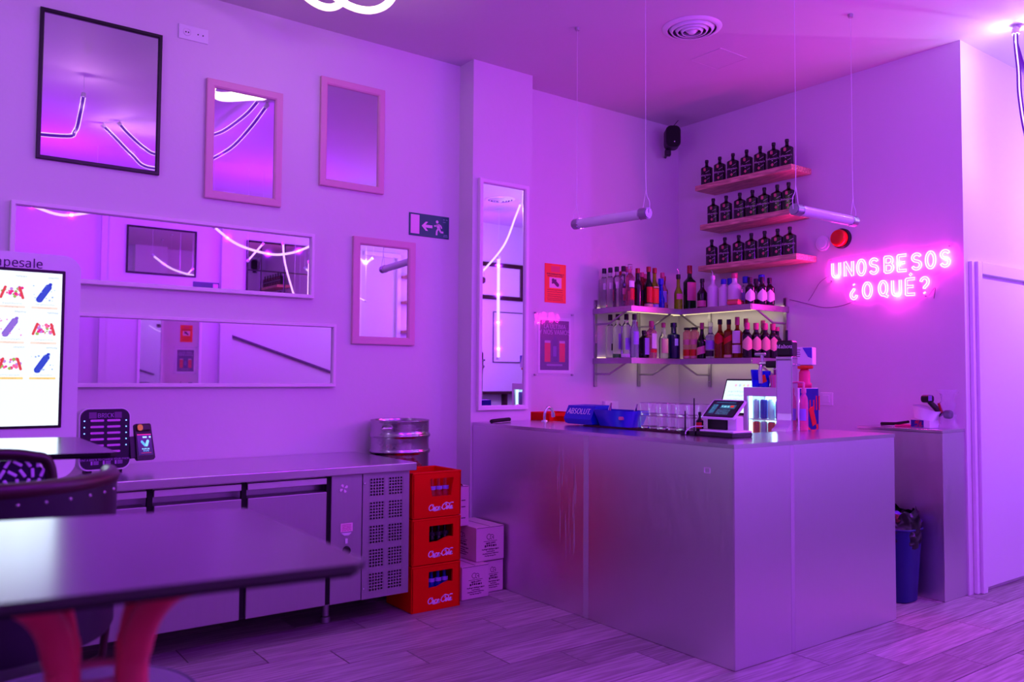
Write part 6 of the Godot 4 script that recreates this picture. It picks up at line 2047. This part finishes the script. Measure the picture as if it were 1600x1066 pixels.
func tables_and_chairs():
	var wood := mat("red bentwood", Color(0.98, 0.3, 0.42), 0.4)
	mat("pink ring", Color(0.85, 0.55, 0.65), 0.4)
	mat("table top", Color(0.12, 0.09, 0.12), 0.2).metallic_specular = 0.66
	mat("plum leather", Color(0.1, 0.03, 0.14), 0.42)
	mat("plum rim", Color(0.2, 0.02, 0.08), 0.4)
	mat("grey vinyl", Color(0.42, 0.47, 0.45), 0.5)
	high_table("high bar table with dark satin top and red bentwood legs, nearest the camera", [Vector2(0.514, -1.008), Vector2(0.533, -1.55), Vector2(-0.1, -1.705), Vector2(-0.12, -1.08)], Vector3(0.235, 0, -1.29))
	high_table("second high bar table with dark satin top, right in front of the bright kiosk", [Vector2(0.566, -2.868), Vector2(0.567, -3.65), Vector2(-0.12, -3.83), Vector2(-0.12, -3.03)], Vector3(0.22, 0, -3.4))
	# barrel backed stool
	var t := thing("bar_stool", "dark plum barrel backed bar stool with studs under its rim, between the two tables", "stool", Vector3(0.165, 0, -2.47))
	var b := MB.new()
	var rows := []
	var a0 := -1.65
	var a1 := 1.62
	for f in [[0.285, 1.07], [0.285, 0.705], [0.292, 0.69], [0.308, 0.69], [0.315, 0.705], [0.315, 1.07]]:
		var row := []
		for i in 33:
			var a := lerpf(a0, a1, i / 32.0)
			row.append([Vector3(sin(a) * f[0], f[1], cos(a) * f[0]), Vector3(sin(a), 0, cos(a)) * (1.0 if f[0] > 0.3 else -1.0)])
		rows.append(row)
	b.grid(rows, false)
	part(t, "backrest", b, M["plum leather"])
	b = MB.new()
	var rim := []
	for i in 33:
		var a := lerpf(a0, a1, i / 32.0)
		rim.append(Vector3(sin(a) * 0.3, 1.082, cos(a) * 0.3))
	b.tube(rim, 0.021, 12)
	part(t, "rim", b, M["plum rim"])
	for i in 17:
		var a := lerpf(a0 + 0.1, a1 - 0.1, i / 16.0)
		var s := MB.new()
		s.lathe([[0.0, 0.003], [0.0022, 0.0026], [0.004, 0.0]], 10)
		var o := part(t, "stud", s, M["chrome"])
		o.position = Vector3(sin(a) * 0.3155, 1.053, cos(a) * 0.3155)
		o.rotation = Vector3(PI / 2, a, 0)
	b = MB.new()
	b.lathe([[0.0, 0.55], [0.22, 0.55], [0.235, 0.56], [0.24, 0.58], [0.225, 0.61], [0.15, 0.622], [0.0, 0.624]], 36)
	part(t, "seat", b, M["plum leather"])
	for a in [-1.2, -0.25, 0.55, 1.3]:
		b = MB.new()
		b.tube([Vector3(sin(a) * 0.225, 0.58, cos(a) * 0.225), Vector3(sin(a) * 0.29, 0.61, cos(a) * 0.29), Vector3(sin(a) * 0.3, 0.71, cos(a) * 0.3)], 0.011, 10)
		part(t, "back_post", b, M["plum rim"])
	for k in 4:
		var a := PI / 4 + k * PI / 2
		b = MB.new()
		b.tube([Vector3(sin(a) * 0.17, 0.56, cos(a) * 0.17), Vector3(sin(a) * 0.24, 0.0, cos(a) * 0.24)], 0.016, 10, false, 0.012)
		part(t, "leg", b, M["plum rim"])
	b = MB.new()
	var fr := []
	for i in 32:
		fr.append(Vector3(cos(TAU * i / 32) * 0.215, 0.22, sin(TAU * i / 32) * 0.215))
	b.tube(fr, 0.008, 8, true)
	part(t, "foot_ring", b, M["chrome"])
	# round grey stool under the near table
	t = thing("round_stool", "round grey cushioned stool under the near table beside the red legs", "stool", Vector3(0.29, 0, -1.86))
	b = MB.new()
	b.lathe([[0.0, 0.63], [0.22, 0.63], [0.238, 0.642], [0.245, 0.665], [0.235, 0.688], [0.2, 0.7], [0.1, 0.704], [0.0, 0.705]], 40)
	part(t, "seat", b, M["grey vinyl"])
	b = MB.new()
	var pipe := []
	for i in 40:
		pipe.append(Vector3(cos(TAU * i / 40) * 0.24, 0.686, sin(TAU * i / 40) * 0.24))
	b.tube(pipe, 0.004, 6, true)
	part(t, "piping", b, M["grey vinyl"])
	for k in 4:
		var a := k * PI / 2 + 0.3
		b = MB.new()
		b.tube([Vector3(sin(a) * 0.16, 0.64, cos(a) * 0.16), Vector3(sin(a) * 0.23, 0.0, cos(a) * 0.23)], 0.015, 10, false, 0.011)
		part(t, "leg", b, M["red bentwood"])
	# woven backed stool tucked under the second table
	t = thing("woven_stool", "dark woven backed stool, light through its holes built as pale dashes, at the second table", "stool", Vector3(0.2, 0, -2.985))
	b = MB.new()
	var arch := curve([Vector3(-0.2, 0.6, 0.1), Vector3(-0.19, 0.98, 0.11), Vector3(-0.13, 1.09, 0.115), Vector3(0.0, 1.11, 0.12), Vector3(0.12, 1.1, 0.115), Vector3(0.175, 1.06, 0.11), Vector3(0.185, 0.85, 0.105), Vector3(0.2, 0.6, 0.1)], 6)
	b.tube(arch, 0.017, 10)
	part(t, "back_frame", b, mat("dark brown wood", Color(0.16, 0.05, 0.07), 0.45))
	b = MB.new()
	b.prism(slab(PackedVector2Array([Vector2(-0.18, 0.74), Vector2(0.18, 0.74), Vector2(0.175, 1.09), Vector2(-0.17, 1.09)]), 0.05), 0.106, 0.114)
	part(t, "back_panel", b, mat("dark violet leather", Color(0.09, 0.03, 0.2), 0.5))
	rng.seed = 12
	b = MB.new()
	for r in 11:
		for c in 12:
			var p := Vector3(-0.15 + c * 0.0265 + (0.013 if r % 2 else 0.0), 0.78 + r * 0.03, 0.1155)
			b.xf = Transform3D(Basis(Vector3.BACK, [0.6, -0.5, 0.05, 1.0, -0.35][(r * 3 + c * 2) % 5]), p)
			b.rbox(Vector3.ZERO, Vector3(0.0095, 0.028, 0.004), 0.0018, 1)
	b.xf = Transform3D.IDENTITY
	part(t, "hole_light_dashes", b, mat("hole light", Color(0.9, 0.86, 0.98), 0.35)).set_meta("kind", "stuff")  # bright light through the weave holes, built as raised pale dashes
	b = MB.new()
	b.lathe([[0.0, 0.6], [0.2, 0.6], [0.21, 0.61], [0.21, 0.64], [0.19, 0.655], [0.0, 0.66]], 32, 3.0)
	part(t, "seat", b, M["dark violet leather"])
	for k in 4:
		var a := PI / 4 + k * PI / 2
		b = MB.new()
		b.tube([Vector3(sin(a) * 0.2, 0.61, cos(a) * 0.2), Vector3(sin(a) * 0.24, 0.0, cos(a) * 0.24)], 0.015, 10)
		part(t, "leg", b, M["dark brown wood"])

# ---------- what the mirrors show of the wall behind the camera ----------
func behind_the_camera():
	var z := BACK
	var back := PI
	rect_framed("back_wall_mirror", "black framed landscape mirror on the opposite wall, seen in the wide upper mirror", 1.98, 2.74, 2.485, 3.025, z, 0.02, 0.02, "black frame", back)
	var g := framed("grid_mirror", "black gridded mirror on the opposite wall reflecting the wooden bottle shelves", Vector3(3.75, 2.55, z), 0.84, 0.88, 0.02, 0.025, "black frame", back)
	for x in [-0.06, 0.24]:
		plate(g, "glazing_bar", Vector3(x - 0.008, -0.42, 0.006), Vector3(x + 0.008, 0.42, 0.02), "black frame")
	plate(g, "glazing_bar", Vector3(-0.4, 0.07, 0.006), Vector3(0.4, 0.086, 0.02), "black frame")
	rect_framed("back_wall_mirror", "mirror on the opposite wall that shows the two posters in the lower wide mirror", 2.12, 2.82, 0.9, 2.05, z, 0.03, 0.02, "white frame", back)
	wall_box("wall_back_pilaster", Vector3(3.02, 0, z - 0.06), Vector3(3.16, CEIL, z + 0.01))
	var e := thing("exit_sign", "dark green exit sign on the opposite wall, just inside the wide upper mirror's lower edge", "sign", Vector3(2.86, 2.37, z), back)
	plate(e, "board", Vector3(-0.15, -0.07, 0), Vector3(0.15, 0.07, 0.006), "sign green")
	plate(e, "door_symbol", Vector3(-0.14, -0.055, 0.005), Vector3(-0.08, 0.055, 0.0075), "sign pale", 0.001)
	# slanted dark bar on the opposite wall, drawing the lower mirror's diagonal line
	var b := MB.new()
	b.prism(PackedVector2Array([Vector2(3.16, -1.83), Vector2(4.6, -1.36), Vector2(4.6, -1.335), Vector2(3.16, -1.805)]), 0.0, 0.03)
	var st := struct("trim_2", b, M["cable"])
	st.rotation_degrees.x = 180
	st.position.z = z
	wall_box("trim_3", Vector3(1.2, 0, z - 0.015), Vector3(1.24, 2.3, z), "white paint")
	wall_box("trim_4", Vector3(1.72, 0, z - 0.05), Vector3(1.78, CEIL, z))
	# pale door frames further right, seen in the small mauve mirror
	for k in 2:
		var x: float = [4.83, 5.42][k]
		var d := Node3D.new()
		d.name = "door_%d" % (k + 2)
		add_child(d)
		d.set_meta("kind", "structure")
		b = MB.new()
		b.rbox(Vector3(x, 1.48, z - 0.02), Vector3(0.06, 2.96, 0.04), 0.004)
		b.rbox(Vector3(x - 0.25, 2.98, z - 0.02), Vector3(0.55, 0.06, 0.04), 0.004)
		part(d, "frame", b, M["white paint"])
	for k in 3:
		var s := thing("wall_shelf", "%s pale wall shelf on the opposite wall, seen in the small mauve mirror" % ["upper", "middle", "lower"][k], "shelf", Vector3(5.75, [2.7, 2.35, 1.95][k], z), back)
		plate(s, "board", Vector3(-0.28, -0.02, 0), Vector3(0.28, 0.02, 0.16), "shelf wood")
	rect_framed("picture_frame", "dark wood framed pale landscape picture on the opposite wall, seen in the tall pillar mirror", 6.45, 7.3, 2.45, 2.98, z, 0.06, 0.03, "plum rim", back, "white paint")
	rect_framed("picture_frame", "thin black framed white picture on the opposite wall, seen low in the tall pillar mirror", 6.77, 7.4, 1.55, 2.28, z, 0.012, 0.015, "black frame", back, "white paint")
	var s := thing("wall_rail_shelf", "dark narrow rail shelf on the opposite wall at the foot of the tall pillar mirror", "shelf", Vector3(6.95, 1.12, z), back)
	plate(s, "board", Vector3(-0.5, -0.02, 0), Vector3(0.5, 0.02, 0.14), "plum rim")
	plate(s, "bracket", Vector3(-0.02, -0.2, 0), Vector3(0.02, -0.02, 0.1), "plum rim")
